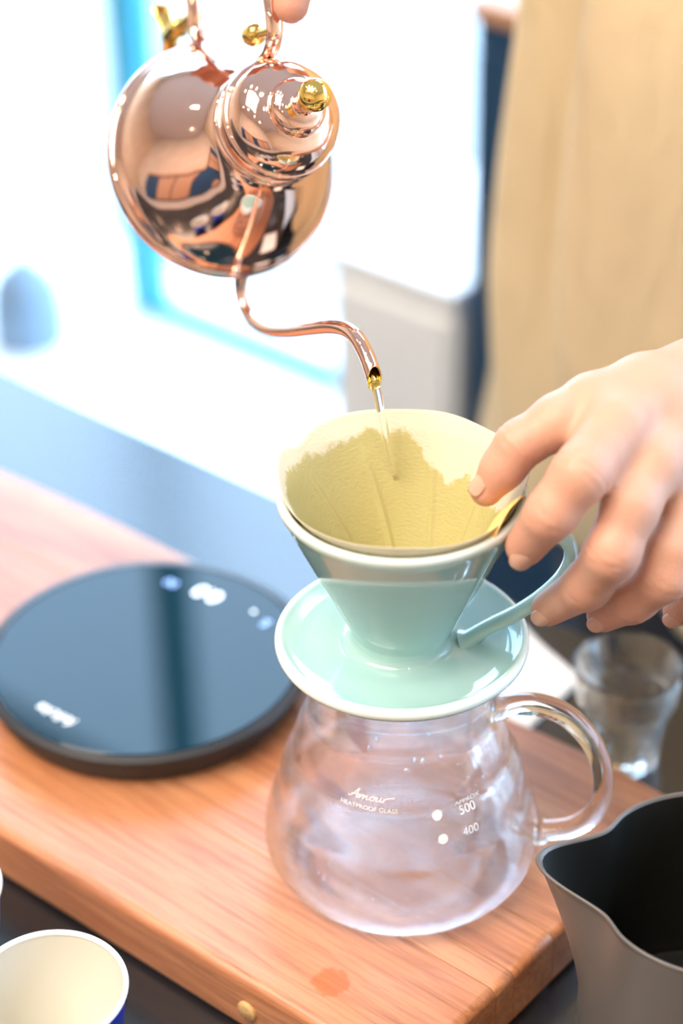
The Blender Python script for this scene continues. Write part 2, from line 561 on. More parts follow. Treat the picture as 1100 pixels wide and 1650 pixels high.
def surface_nets(fn, lo, hi, res):
    lo = np.array(lo, np.float32); hi = np.array(hi, np.float32)
    N = np.ceil((hi - lo) / res).astype(int) + 1
    ax = [lo[i] + res * np.arange(N[i], dtype=np.float32) for i in range(3)]
    V = np.empty(N, np.float32)
    for i in range(N[0]):
        Y, Z = np.meshgrid(ax[1], ax[2], indexing='ij')
        X = np.stack([np.full_like(Y, ax[0][i]), Y, Z], -1)
        V[i] = fn(X)
    ins = V < 0
    cs = [(0, 0, 0), (1, 0, 0), (0, 1, 0), (1, 1, 0), (0, 0, 1), (1, 0, 1), (0, 1, 1), (1, 1, 1)]
    nx, ny, nz = N
    cnt = sum(ins[a:nx - 1 + a, b:ny - 1 + b, c:nz - 1 + c].astype(np.int8) for a, b, c in cs)
    act = (cnt > 0) & (cnt < 8)
    I = np.argwhere(act)
    vals = np.stack([V[I[:, 0] + a, I[:, 1] + b, I[:, 2] + c] for a, b, c in cs], 1)
    corner = np.array(cs, np.float32)
    S = np.zeros((len(I), 3), np.float32); C_ = np.zeros(len(I), np.float32)
    for p in range(8):
        for q in range(p + 1, 8):
            if np.abs(corner[p] - corner[q]).sum() != 1: continue
            x = (vals[:, p] < 0) != (vals[:, q] < 0)
            t = np.where(x, vals[:, p] / np.where(x, vals[:, p] - vals[:, q], 1), 0)
            S += np.where(x[:, None], corner[p] + t[:, None] * (corner[q] - corner[p]), 0)
            C_ += x
    verts = lo + res * (I + S / C_[:, None])
    idm = -np.ones(act.shape, int); idm[act] = np.arange(len(I))
    faces = []
    for axi in range(3):
        o1, o2 = [(1, 2), (2, 0), (0, 1)][axi]
        sl0 = [slice(None)] * 3; sl1 = [slice(None)] * 3
        sl0[axi] = slice(0, -1); sl1[axi] = slice(1, None)
        A, B_ = ins[tuple(sl0)], ins[tuple(sl1)]
        E = np.argwhere(A != B_)
        E = E[(E[:, o1] > 0) & (E[:, o2] > 0) & (E[:, o1] < N[o1] - 1) & (E[:, o2] < N[o2] - 1)]
        def cell(d1, d2):
            q = E.copy(); q[:, o1] += d1; q[:, o2] += d2
            return idm[q[:, 0], q[:, 1], q[:, 2]]
        quad = np.stack([cell(-1, -1), cell(0, -1), cell(0, 0), cell(-1, 0)], 1)
        flip = ~A[E[:, 0], E[:, 1], E[:, 2]]
        quad[flip] = quad[flip][:, ::-1]
        faces.append(quad)
    return verts, np.concatenate(faces)

# ================================================================== SETTING
FLOOR = -0.93
CT = -0.030                      # counter top height (the board top is z = 0)

def structure(o):
    o['kind'] = 'structure'; return o

structure(ebox('floor', (-3.2, -3.0, FLOOR - 0.05), (2.4, 1.2, FLOOR), M['floor']))
structure(ebox('ceiling', (-3.2, -3.0, CEIL), (2.4, 1.2, CEIL + 0.08), M['ceil']))
structure(ebox('wall_back', (-3.2, -3.08, FLOOR), (2.4, -3.0, CEIL), M['wall']))
structure(ebox('wall_left', (-3.28, -3.0, FLOOR), (-3.2, 1.2, CEIL), M['wall']))
structure(ebox('wall_right', (2.4, -3.0, FLOOR), (2.48, 1.2, CEIL), M['wall']))
structure(ebox('wall_window', (-3.2, 1.06, FLOOR), (2.4, 1.14, -0.58), M['white_paint']))
structure(ebox('trim_1', (-3.2, 1.00, CEIL - 0.22), (2.4, 1.14, CEIL), M['white_paint']))
structure(ebox('ground', (-14, 1.14, -1.02), (14, 14, -0.97), M['ground']))

# window: teal frame with panes standing on the white sill
win = structure(eroot('window_1'))
tag(win, 'teal-framed shop window behind the counter, flooded with daylight', 'window')
WB = -0.552
ebox('bottom_rail', (-1.185, 0.985, WB), (2.4, 1.015, WB + 0.015), M['teal'], win, 0.002)
ebox('top_rail', (-3.2, 0.985, CEIL - 0.26), (2.4, 1.015, CEIL - 0.22), M['teal'], win, 0.002)
posts = (-2.6, -1.165, 0.30, 1.65)
for a in posts:
    ebox('mullion', (a - 0.020, 0.983, WB + 0.015), (a + 0.020, 1.017, CEIL - 0.26), M['teal'], win, 0.002)
edges = (-3.2,) + posts + (2.4,)
for i in range(len(edges) - 1):
    ebox('pane', (edges[i] + 0.020, 0.997, WB + 0.015), (edges[i + 1] - 0.020, 1.003, CEIL - 0.26), M['pane'], win)

tag(structure(ebox('window_sill', (-2.9, 0.66, WB - 0.04), (-0.612, 1.06, WB), M['white_paint'], None, 0.004)), 'wide white sill under the teal window, glaring with daylight')
structure(ebox('wall_sill', (-2.9, 0.72, FLOOR), (-0.612, 1.06, WB - 0.04), M['white_paint']))

# ------------------------------------------------------------------ counter
ctr = eroot('counter', -0.2, -0.1, FLOOR)
tag(ctr, 'glossy black serving counter running diagonally under everything', 'counter')
o = ebox('counter_top', (-1.6, -0.32, CT - 0.03 - FLOOR), (1.3, 0.312, CT - FLOOR), M['counter'], ctr, 0.003)
o = ebox('front_panel', (-1.55, -0.26, 0), (1.25, -0.22, CT - 0.03 - FLOOR), M['counter_front'], ctr)
o = ebox('cabinet_body', (-1.55, -0.22, 0), (1.25, 0.27, CT - 0.03 - FLOOR), M['counter_front'], ctr)

# ------------------------------------------------------------------ white + navy cabinets by the window
wc = eroot('white_cabinet', -0.535, 0.80, FLOOR)
tag(wc, 'low white cabinet beside the window, left of the navy cabinet', 'cabinet')
ebox('body', (-0.065, -0.135, 0), (0.065, 0.13, 0.755), M['white_paint'], wc, 0.003)
ebox('cabinet_top', (-0.068, -0.142, 0.755), (0.067, 0.135, 0.771), M['white_paint'], wc, 0.003)
ebox('door', (-0.058, -0.141, 0.06), (0.058, -0.135, 0.74), M['white_paint'], wc, 0.002)
nc = eroot('navy_cabinet', -0.186, 0.80, FLOOR)
tag(nc, 'tall dark navy cabinet with a wooden top, behind the cream shirt', 'cabinet')
ebox('body', (-0.268, -0.14, 0), (0.30, 0.13, 1.0), M['navy'], nc, 0.003)
ebox('cabinet_top', (-0.272, -0.145, 1.0), (0.305, 0.135, 1.014), M['wood_trim'], nc, 0.003)
for i in range(2):
    d = ebox('door', (-0.262 + i * 0.283, -0.148, 0.06), (0.012 + i * 0.283, -0.14, 0.98), M['navy'], nc, 0.002)
    ebox('knob', (0.10 - i * 0.20, -0.02, 0.5), (0.115 - i * 0.20, -0.004, 0.515), M['brass'], d, 0.003)

# blue-grey pot on the sill, far out of focus
pot = empty('lidded_pot', W(-1.22, 0.86, WB), (0, 0, ANG))
tag(pot, 'blue-grey domed pot on the white sill at the far left', 'pot')
link('pot_body', lathe_mesh('pot', smooth_prof([(0, 0), (0.040, 0), (0.043, 0.004), (0.044, 0.03), (0.042, 0.052), (0.0405, 0.054)], 4), 48), M['frost'], pot)
link('lid', lathe_mesh('potlid', smooth_prof([(0.0415, 0.054), (0.0415, 0.058), (0.036, 0.076), (0.024, 0.092), (0.010, 0.099), (0.006, 0.103), (0.008, 0.108), (0.004, 0.112), (0, 0.1125)], 4), 48), M['frost'], pot)

# ------------------------------------------------------------------ ceiling downlights (small warm highlights)
DL = [(-1.5, -0.6), (-0.9, -0.35), (-0.3, -0.35), (0.3, -0.35), (0.9, -0.6), (-0.6, -1.8), (0.3, -1.9), (1.1, -1.8), (-1.5, -1.9)]
for (a, b) in DL:
    r = empty('downlight', W(a, b, CEIL))
    tag(r, 'small round warm ceiling downlight glinting in the copper kettle', 'lamp', 'ceiling downlights')
    link('trim_ring', lathe_mesh('ring', [(0.036, 0), (0.055, 0), (0.055, -0.006), (0.050, -0.010), (0.036, -0.010)], 32, close=True), M['metal_ring'], r)
    link('lens', lathe_mesh('lens', [(0, -0.006), (0.036, -0.006), (0.036, -0.001), (0, -0.001)], 32), M['bulb'], r)

# back bar far behind the photographer (seen only in the kettle)
bb = eroot('back_bar', -0.3, -2.7, FLOOR)
tag(bb, 'dark back bar with an orange wooden front, mirrored in the copper kettle', 'cabinet')
ebox('body', (-1.8, -0.25, 0), (1.8, 0.20, 0.95), M['dark_cloth'], bb, 0.004)
ebox('bar_top', (-1.83, -0.28, 0.95), (1.83, 0.24, 1.0), M['wood_trim'], bb, 0.004)
for i in range(6):
    ebox('door', (-1.77 + i * 0.59, 0.20, 0.08), (-1.22 + i * 0.59, 0.215, 0.9), M['wood_trim'] if i % 3 else M['navy'], bb, 0.003)

# ================================================================== BOARD
board = eroot('serving_board', -0.19, 0.003, CT)
tag(board, 'thick reddish-brown wooden board under the scale and the glass carafe', 'board')
bounds = [-0.0985, -0.0385, -0.0260, 0.0015, 0.055, 0.1055]
BL, BR, BT = -0.50, 0.0790, -CT
def plank_mesh(lo, hi, first, last):
    rb, rs = 0.0045, 0.0003
    def arc(cx, cz, r, a0, a1, n):
        return [(cx + r * math.cos(math.radians(a0 + (a1 - a0) * i / n)), cz + r * math.sin(math.radians(a0 + (a1 - a0) * i / n))) for i in range(n + 1)]
    r0 = rb if first else rs
    r1 = rb if last else rs
    sec = arc(hi - r1, BT - r1, r1, 0, 90, 5 if last else 1) + arc(lo + r0, BT - r0, r0, 90, 180, 5 if first else 1)
    sec += arc(lo + r0, r0, r0, 180, 270, 5 if first else 1) + arc(hi - r1, r1, r1, 270, 360, 5 if last else 1)
    cy, cz = (lo + hi) / 2, BT / 2
    n = len(sec)
    v, f = [], []
    stations = []
    er = 0.004
    for i in range(5):
        t = math.pi / 2 * i / 4
        stations.append((BL + er * (1 - math.sin(t)), er * (1 - math.cos(t))))
    for q in np.linspace(BL + 0.05, BR - 0.05, 12): stations.append((q, 0))
    for i in range(5):
        t = math.pi / 2 * (4 - i) / 4
        stations.append((BR - er * (1 - math.sin(t)), er * (1 - math.cos(t))))
    stations = sorted(stations)
    for (x, ins) in stations:
        wav = 0.0008 * math.sin(x * 23 + 1) + 0.0005 * math.sin(x * 57)
        for (y, z) in sec:
            yy = y
            if ins:
                z2 = cz + (z - cz) * (1 - ins / cz)
                if first and y < cy: yy = y + ins * (1 if y < lo + rb else 0)
                if last and y > cy: yy = y - ins * (1 if y > hi - rb else 0)
            else: z2 = z
            if first and y < lo + rb + 1e-6: yy += wav
            if last and y > hi - rb - 1e-6: yy += 1.8 * wav
            v.append((x, yy, z2))
    for i in range(len(stations) - 1):
        for j in range(n):
            f.append((i * n + j, i * n + (j + 1) % n, (i + 1) * n + (j + 1) % n, (i + 1) * n + j))
    f.append(tuple(range(n))); f.append(tuple(range((len(stations) - 1) * n, len(stations) * n)))
    me = pydata('plank', v, f)
    fix_normals(me)
    return me
planks = []
for i in range(5):
    o = link('plank', plank_mesh(bounds[i] - 0.003 + 0.00015, bounds[i + 1] - 0.003 - 0.00015, i == 0, i == 4), M['wood'], board, True)
    for p in o.data.polygons: p.use_smooth = max(abs(c_) for c_ in p.normal) < 0.985
    # shift so that object coordinates equal counter coordinates (for the grain)
    o.data.transform(Matrix.Translation((0, 0.003, -BT)))
    o.location = (0.19, -0.003, BT)
    planks.append(o)
pl = link('dowel_plug', lathe_mesh('plug', [(0, 0.0006), (0.0042, 0.0005), (0.0046, 0), (0.0046, -0.003), (0, -0.003)], 24), M['plug'], planks[0])
pl.location = (-0.0024, -0.0985 - 0.0004, -0.0165)
pl.rotation_euler = (math.pi / 2, 0, 0)
pl['label'] = 'pale round wooden plug in the front edge'

# ================================================================== SCALE
sc = empty('coffee_scale', (-0.1168, 0.1215, 0.0))
tag(sc, 'round black glass-topped digital coffee scale at the left of the board', 'scale')
SR, SH = 0.0755, 0.0172
link('housing', lathe_mesh('housing', smooth_prof([(0, 0.0020), (0.066, 0.0020), (0.0715, 0.0022), (0.0730, 0.0035), (SR - 0.0008, 0.0135), (SR, 0.0150), (SR - 0.0006, 0.0166), (SR - 0.0016, 0.0169), (SR - 0.0020, 0.0164), (SR - 0.0022, 0.0154), (0, 0.0154)], 3), 128), M['scale_body'], sc)
top = link('glass_top', lathe_mesh('glasstop', [(0, 0.0156), (SR - 0.0026, 0.0156), (SR - 0.0023, 0.0168), (SR - 0.0030, SH), (0, SH)], 128), M['scale_top'], sc, False)
for p in top.data.polygons: p.use_smooth = False
for i in range(4):
    t = math.radians(45 + 90 * i)
    link('foot', lathe_mesh('foot', [(0, 0), (0.007, 0), (0.0075, 0.001), (0.0075, 0.0024), (0, 0.0024)], 20), M['scale_body'], sc, True, (0.055 * math.cos(t), 0.055 * math.sin(t), 0))
def flat_print(name, me, mat, x, y, ang, z=SH + 0.00012):
    o = link(name, me, mat, top, False, (x - sc.location.x, y - sc.location.y, z), (0, 0, ang))
    return o
tdir = math.atan2(0.0893 - 0.0721, -0.1671 + 0.144)
w = text_mesh('felicita', 0.0088, 0.30, bold=0.00018)
flat_print('brand_print', w, M['scale_print'], -0.1552, 0.0773, tdir)
ddir = math.atan2(0.1736 - 0.1575, -0.0899 + 0.0673)
flat_print('weight_digits', text_mesh('0.0', 0.0125, 0.1, bold=0.0002), M['led_white'], -0.0894, 0.1690, ddir)
flat_print('timer_digits', text_mesh('00', 0.0072, 0, bold=0.0001), M['led_blue'], -0.1084, 0.1790, ddir)
flat_print('unit_digits', text_mesh('g', 0.0085, 0, bold=0.0001), M['led_blue'], -0.0618, 0.1430, ddir)
flat_print('indicator_dot', lathe_mesh('dot', [(0, 0.00005), (0.0011, 0.00005), (0.0011, 0), (0, 0)], 16), M['led_white'], -0.0669, 0.1538, 0)

# ================================================================== CARAFE
car = empty('glass_carafe', (0, 0, 0))
tag(car, 'empty clear glass carafe with rippled tiers and printed white lettering', 'carafe')
CP = [(0.0440, 0.0), (0.0500, 0.0012), (0.0552, 0.0065), (0.0580, 0.013), (0.0583, 0.020), (0.0570, 0.0285), (0.0545, 0.0358), (0.0524, 0.0402), (0.0517, 0.0440), (0.0505, 0.0520), (0.0474, 0.0590), (0.0455, 0.0624), (0.0449, 0.0660), (0.0437, 0.0715), (0.0409, 0.0778), (0.0388, 0.0815), (0.0381, 0.0865), (0.0381, 0.096), (0.0386, 0.106), (0.0390, 0.1105)]
co = smooth_prof(CP, 5)
th = 0.0016
ci = []
for i, (r, z) in enumerate(co):
    a = co[max(i - 1, 0)]; b = co[min(i + 1, len(co) - 1)]
    tx, tz = b[0] - a[0], b[1] - a[1]
    L_ = math.hypot(tx, tz)
    ci.append((r - tz / L_ * th, max(z + tx / L_ * th, 0.0016)))
prof = [(0, 0.0006), (0.030, 0.0006), (0.040, 0.0002)] + co + [(0.0386, 0.1114), (0.0379, 0.1112)] + ci[::-1] + [(0.040, 0.0022), (0.02, 0.0024), (0, 0.0024)]
link('carafe_body', lathe_mesh('carafe_body', prof, 128), M['misted'], car)
cz_, cr_ = [z for _, z in co], [r for r, _ in co]
def crad(z): return float(np.interp(z, cz_, cr_))
HA = math.radians(-12)
hx, hy = math.cos(HA), math.sin(HA)
def inplane(pts): return [(r * hx, r * hy, z) for r, z in pts]
hp = [(0.0372, 0.0868), (0.0395, 0.0872), (0.0435, 0.0886), (0.0494, 0.0905), (0.057, 0.0910), (0.066, 0.0880), (0.0738, 0.0812), (0.080, 0.0715), (0.0837, 0.0595), (0.0840, 0.0460), (0.0800, 0.0352), (0.0720, 0.0275), (0.0630, 0.0240), (0.0592, 0.0228), (0.0570, 0.0222)]
hr = [0.0062, 0.0058, (0.0052, 0.0046)] + [(0.0056, 0.0042)] * 8 + [(0.0050, 0.0042), (0.0052, 0.0046), 0.0058, 0.0060]
link('handle', tube_mesh('carafe_handle', inplane(hp), hr, 20, 6, side=(-hy, hx, 0)), M['glass'], car)

def wrap(me, az_deg, z0, lift=0.00025):
    """bend a flat text mesh onto the carafe wall."""
    az = math.radians(az_deg)
    r0 = crad(z0)
    for v in me.vertices:
        z = z0 + v.co.y
        r = crad(z) + lift
        t = az + v.co.x / r0
        v.co = (r * math.cos(t), r * math.sin(t), z)
    me.update()
    return me
def fit_width(me, width, height=None):
    xs = [v.co.x for v in me.vertices]; ys = [v.co.y for v in me.vertices]
    sx = width / (max(xs) - min(xs))
    sy = height / (max(ys) - min(ys)) if height else sx
    cx, cy = (max(xs) + min(xs)) / 2, (max(ys) + min(ys)) / 2
    for v in me.vertices:
        v.co = ((v.co.x - cx) * sx, (v.co.y - cy) * sy, 0)
    return me
def cprint(name, me, az, z):
    o = link(name, wrap(me, az, z), M['print_white'], car, False)
    return o
cprint('heatproof_print', fit_width(text_mesh('HEATPROOF GLASS', 0.003, bold=0.00004), 0.0240, 0.0021), -109.0, 0.0650)
cprint('approx_print', fit_width(text_mesh('APPROX', 0.003, bold=0.00004), 0.0122, 0.0019), -56.4, 0.0646)
cprint('number_print', fit_width(text_mesh('500', 0.003), 0.0074, 0.0034), -57.4, 0.0612)
cprint('number_print', fit_width(text_mesh('400', 0.003), 0.0074, 0.0034), -58.4, 0.0529)
def disc2d(r, n=28):
    bm = bmesh.new()
    c = bm.verts.new((0, 0, 0))
    ring = [bm.verts.new((r * math.cos(2 * math.pi * i / n), r * math.sin(2 * math.pi * i / n), 0)) for i in range(n)]
    for i in range(n): bm.faces.new((c, ring[i], ring[(i + 1) % n]))
    me = bpy.data.meshes.new('dot'); bm.to_mesh(me); bm.free()
    return me
cprint('level_dot', disc2d(0.0021), -74.0, 0.0621)
cprint('level_dot', disc2d(0.0021), -72.7, 0.0526)
# the handwritten name above HEATPROOF GLASS
strokes = [
    [(0.0, 0.35), (0.2, 0.0), (0.6, 0.6), (1.15, 2.0), (1.2, 1.0), (1.3, 0.1), (1.5, 0.1), (1.75, 0.9), (1.75, 0.0), (1.95, 0.6), (2.25, 0.95), (2.3, 0.0), (2.5, 0.6), (2.8, 0.95), (2.85, 0.2), (3.05, 0.0), (3.3, 0.35)],
    [(0.35, 0.7), (0.9, 0.78), (1.6, 0.85)],
    [(3.75, 0.95), (3.45, 0.75), (3.4, 0.3), (3.65, 0.0), (4.0, 0.25), (4.05, 0.7), (3.75, 0.95), (4.1, 0.85), (4.4, 0.9)],
    [(4.4, 0.95), (4.35, 0.3), (4.55, 0.0), (4.85, 0.3), (5.0, 0.95), (4.98, 0.2), (5.15, 0.0), (5.4, 0.35)],
    [(5.45, 0.95), (5.5, 0.0), (5.55, 0.45), (5.75, 0.85), (6.05, 0.95), (6.5, 1.0)],
    [(6.75, 1.25), (6.63, 1.13), (6.75, 1.0), (6.87, 1.13), (6.75, 1.25)],
]
def ribbon(path2, w_):
    P = catmull(path2, 6)
    T = np.gradient(P, axis=0); T /= np.linalg.norm(T, axis=1)[:, None] + 1e-9
    Nn = np.stack([-T[:, 1], T[:, 0]], 1)
    return P + Nn * w_, P - Nn * w_
v, f = [], []
for s_ in strokes:
    q = [((x + 0.28 * y) * 0.00265 - 0.0094, y * 0.0020 - 0.0016) for x, y in s_]
    A_, B_ = ribbon(q, 0.00023)
    o0 = len(v)
    for i in range(len(A_)):
        v.append((A_[i][0], A_[i][1], 0)); v.append((B_[i][0], B_[i][1], 0))
    for i in range(len(A_) - 1):
        f.append((o0 + 2 * i, o0 + 2 * i + 1, o0 + 2 * i + 3, o0 + 2 * i + 2))
cprint('script_print', pydata('script', v, f), -108.2, 0.0702)
# droplets clinging inside
v, f = [], []
rnd = random.Random(3)
for i in range(46):
    t = math.radians(rnd.uniform(-165, -15)); z = rnd.choice([rnd.uniform(0.066, 0.098), rnd.uniform(0.012, 0.06)])
    s_ = rnd.uniform(0.0005, 0.0012); r = crad(z) - th - 0.0001
    c0 = np.array((r * math.cos(t), r * math.sin(t), z)); nrm = np.array((-math.cos(t), -math.sin(t), 0)); u = np.array((-math.sin(t), math.cos(t), 0)); k = np.array((0, 0, 1.0))
    el = rnd.uniform(1.0, 1.9)
    o0 = len(v); v.append(c0 + nrm * s_ * 0.7)
    for ring, (rr, hh) in enumerate(((0.6, 0.5), (1.0, 0.0))):
        for j in range(10):
            a = 2 * math.pi * j / 10
            v.append(c0 + s_ * rr * (u * math.cos(a) + k * el * math.sin(a)) + nrm * s_ * hh)
    for j in range(10):
        f.append((o0, o0 + 1 + j, o0 + 1 + (j + 1) % 10))
        f.append((o0 + 1 + j, o0 + 11 + j, o0 + 11 + (j + 1) % 10, o0 + 1 + (j + 1) % 10))
dr = link('water_droplets', pydata('drops', v, f), M['water'], car)
dr['kind'] = 'stuff'

# ================================================================== DRIPPER
dp = empty('coffee_dripper', (0, 0, 0.1075))
tag(dp, 'pale celadon ceramic pour-over dripper with saucer, on top of the carafe', 'dripper')
DZ = 0.1075
SP = [(0.010, 0.1120), (0.0345, 0.1120), (0.0350, 0.1085), (0.0365, 0.1085), (0.0372, 0.1120), (0.0430, 0.1128), (0.0480, 0.1138), (0.0503, 0.1152), (0.0511, 0.1172), (0.0507, 0.1190), (0.0494, 0.1200), (0.0478, 0.1199), (0.0455, 0.1190), (0.0400, 0.1180), (0.0310, 0.1176), (0.0255, 0.1176), (0.0228, 0.1181), (0.0212, 0.1196)]
CPf = [(0.0206, 0.1222), (0.0212, 0.1255), (0.0275, 0.1395), (0.0370, 0.1605), (0.0450, 0.1785), (0.0470, 0.1830), (0.0480, 0.1850), (0.0484, 0.1868), (0.0480, 0.1884), (0.0468, 0.1890), (0.0454, 0.1884), (0.0444, 0.1868), (0.0400, 0.1765), (0.0240, 0.1400), (0.0120, 0.1240), (0.0100, 0.1200)]
prof = [(r, z - DZ) for r, z in smooth_prof(SP + CPf, 4)]
me = lathe_mesh('dripper_body', prof, 128, close=True)
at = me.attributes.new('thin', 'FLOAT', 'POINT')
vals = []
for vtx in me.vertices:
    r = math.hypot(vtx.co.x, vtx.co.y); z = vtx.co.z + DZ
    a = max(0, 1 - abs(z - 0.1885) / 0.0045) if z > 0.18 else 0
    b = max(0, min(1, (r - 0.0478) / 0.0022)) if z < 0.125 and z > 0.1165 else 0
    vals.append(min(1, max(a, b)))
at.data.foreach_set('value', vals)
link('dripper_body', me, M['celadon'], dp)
DA = math.radians(-5)
dx, dy = math.cos(DA), math.sin(DA)
dh = [(0.0248, 0.1160), (0.0272, 0.1178), (0.0320, 0.1222), (0.0378, 0.1265), (0.0462, 0.1322), (0.0545, 0.1396), (0.0614, 0.1480), (0.0652, 0.1565), (0.0652, 0.1645), (0.0615, 0.1695), (0.0533, 0.1725), (0.0445, 0.1722), (0.0410, 0.1715)]
dr_ = [(0.0066, 0.0050), (0.0050, 0.0036), (0.0042, 0.0030), (0.0044, 0.0028), (0.0044, 0.0027), (0.0046, 0.0027), (0.0048, 0.0027), (0.0050, 0.0028), (0.0050, 0.0028), (0.0050, 0.0028), (0.0050, 0.0029), (0.0054, 0.0034), (0.0062, 0.0040)]
me = tube_mesh('dripper_handle', [(r * dx, r * dy, z - DZ) for r, z in dh], dr_, 20, 6, side=(-dy, dx, 0))
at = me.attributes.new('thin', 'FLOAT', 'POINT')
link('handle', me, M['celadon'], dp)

# ------------------------------------------------------------------ paper filter
fl = empty('paper_filter', (0, 0, 0.124))
tag(fl, 'cream cone paper filter, half wet, standing in the dripper', 'paper filter')
NT, NZ = 220, 64
rows = []
v, f, wet = [], [], []
def wet_edge(t):
    """height of the ragged wet line by azimuth (deg)."""
    d = math.degrees(t) % 360
    pts = [(0, 0.176), (20, 0.1735), (45, 0.1765), (58, 0.1715), (72, 0.1775), (82, 0.1860), (90, 0.1885), (97, 0.1865), (104, 0.1895), (115, 0.1880), (130, 0.1865), (150, 0.1890), (175, 0.1905), (205, 0.1880), (240, 0.1868), (285, 0.1862), (320, 0.182), (345, 0.178), (360, 0.176)]
    return float(np.interp(d, [p[0] for p in pts], [p[1] for p in pts])) + 0.0006 * math.sin(d * 0.31) + 0.0004 * math.sin(d * 0.83)
for j in range(NT):
    t = 2 * math.pi * j / NT
    d = math.degrees(t)
    ztop = 0.1945 + 0.0012 * math.sin(t) + 0.0006 * math.sin(3 * t + 1) + 0.0004 * math.sin(7 * t)
    ztop += -0.0022 * math.exp(-((d - 146) / 7.0) ** 2) + 0.0008 * math.exp(-((d - 160) / 6.0) ** 2)
    ztop += -0.0035 * math.exp(-((d - 335) / 14.0) ** 2)
    for i in range(NZ + 1):
        u = i / NZ
        z = 0.1255 + (ztop - 0.1255) * u
        r = 0.0105 + (z - 0.1240) * (0.0431 - 0.0105) / (0.1870 - 0.1240)
        r = max(r, 0.002)
        # the paper clings to the spiral ribs where it is wet
        rib = 0
        for k in range(9):
            a0 = 2 * math.pi * k / 9 + 0.2 + (z - 0.124) * 6.0
            dd = (t - a0 + math.pi) % (2 * math.pi) - math.pi
            rib += math.exp(-(dd * r / 0.0011) ** 2)
        r -= 0.0011 * rib * min(1, max(0, (0.186 - z) / 0.010))
        if z > 0.183:
            r += 0.0007 * math.sin(5 * t + 0.6) * max(0, z - 0.186) / 0.01
            r += max(0, z - 0.1885) * 0.15
        v.append((r * math.cos(t), r * math.sin(t), z - 0.124))
        wet.append(0.5 + (wet_edge(t) - z) / 0.0045 * 0.35)
for j in range(NT):
    k = (j + 1) % NT
    for i in range(NZ):
        f.append((j * (NZ + 1) + i, k * (NZ + 1) + i, k * (NZ + 1) + i + 1, j * (NZ + 1) + i + 1))
me = pydata('filter_cone', v, f)
at = me.attributes.new('wet', 'FLOAT', 'POINT'); at.data.foreach_set('value', wet)
cone = link('paper_cone', me, M['paper'], fl)
sm_ = cone.modifiers.new('thickness', 'SOLIDIFY'); sm_.thickness = 0.00025; sm_.offset = 0
# crimped seam tab curling out over the rim at the right, under the index finger
v, f, wet = [], [], []
NA, NB = 24, 10
for i in range(NA + 1):
    t = math.radians(-48 + 46 * i / NA)
    for j in range(NB + 1):
        u = j / NB
        w_ = math.sin(math.pi * min(1, i / NA * 1.15)) ** 0.7 if i < NA else 0.2
        z = 0.1835 + 0.0140 * u * max(w_, 0.15) + 0.001 * math.sin(i * 0.4)
        r = 0.0420 + 0.0055 * u * u - 0.0020 * math.sin(math.pi * u) * w_
        v.append((r * math.cos(t), r * math.sin(t), z - 0.124)); wet.append(0.1)
for i in range(NA):
    for j in range(NB):
        a = i * (NB + 1) + j
        f.append((a, a + NB + 1, a + NB + 2, a + 1))
me = pydata('seam_tab', v, f)
at = me.attributes.new('wet', 'FLOAT', 'POINT'); at.data.foreach_set('value', wet)
M['tab'] = pbr('damp_brown_paper', (0.92, 0.62, 0.20), 0.6, bump=(500, 0.4))
o = link('seam_tab', me, M['tab'], fl)
sm_ = o.modifiers.new('thickness', 'SOLIDIFY'); sm_.thickness = 0.0004
o['label'] = 'curled brownish seam tab of the paper filter'

# ================================================================== KETTLE
KB = Vector((-0.0738, 0.1780, 0.2442))
ka = Vector((0.39714, -0.70958, 0.58205)).normalized()
ks = Vector((0.16006, -0.57094, -0.80524)); ks = (ks - ka * ks.dot(ka)).normalized()
kn = ka.cross(ks)
ket = empty('drip_kettle')
ket.matrix_world = Matrix(((ks.x, kn.x, ka.x, KB.x), (ks.y, kn.y, ka.y, KB.y), (ks.z, kn.z, ka.z, KB.z), (0, 0, 0, 1)))
tag(ket, 'polished copper gooseneck drip kettle tipped to pour, with brass fittings', 'kettle')
kp = [(0, 0.0008), (0.0474, 0.0004), (0.0484, 0.0), (0.0517, 0.0012), (0.0523, 0.0034), (0.0517, 0.0056), (0.0504, 0.0066), (0.0498, 0.0080), (0.0479, 0.0110), (0.0458, 0.0180), (0.0416, 0.0270), (0.0362, 0.0360), (0.0308, 0.0435), (0.0262, 0.0495), (0.0238, 0.0545), (0.0230, 0.0600), (0.0230, 0.0680)]
link('kettle_body', lathe_mesh('kettle_body', smooth_prof(kp, 5), 128), M['copper'], ket)
ring = [(0.0225, 0.0588), (0.0246, 0.0594), (0.0252, 0.0606), (0.0246, 0.0618), (0.0238, 0.0626), (0.0246, 0.0634), (0.0252, 0.0646), (0.0246, 0.0658), (0.0225, 0.0664)]
link('neck_ring', lathe_mesh('neck_ring', smooth_prof(ring, 4), 96, mod=lambda t, r, z: (r + 0.00018 * math.sin(40 * t) * (1 if r > 0.026 else 0), z)), M['copper'], ket)
lp = [(0.0225, 0.0690), (0.0246, 0.0694), (0.0253, 0.0712), (0.0249, 0.0736), (0.0239, 0.0743), (0.0236, 0.0756), (0.0229, 0.0795), (0.0210, 0.0836), (0.0178, 0.0868), (0.0145, 0.0884), (0.0128, 0.0889), (0.0120, 0.0894), (0.0119, 0.0910), (0.0112, 0.0932), (0.0090, 0.0950), (0.0064, 0.0956), (0.0048, 0.0962), (0.0044, 0.0984), (0.0044, 0.1012), (0, 0.1014)]
lid = link('lid', lathe_mesh('lid', smooth_prof(lp, 5), 96), M['copper'], ket)
kn_prof = [(0.0040, 0.1005), (0.0047, 0.1012), (0.0047, 0.1020)] + [(0.0067 * math.cos(math.radians(a)), 0.1082 + 0.0067 * math.sin(math.radians(a))) for a in range(-50, 91, 10)]
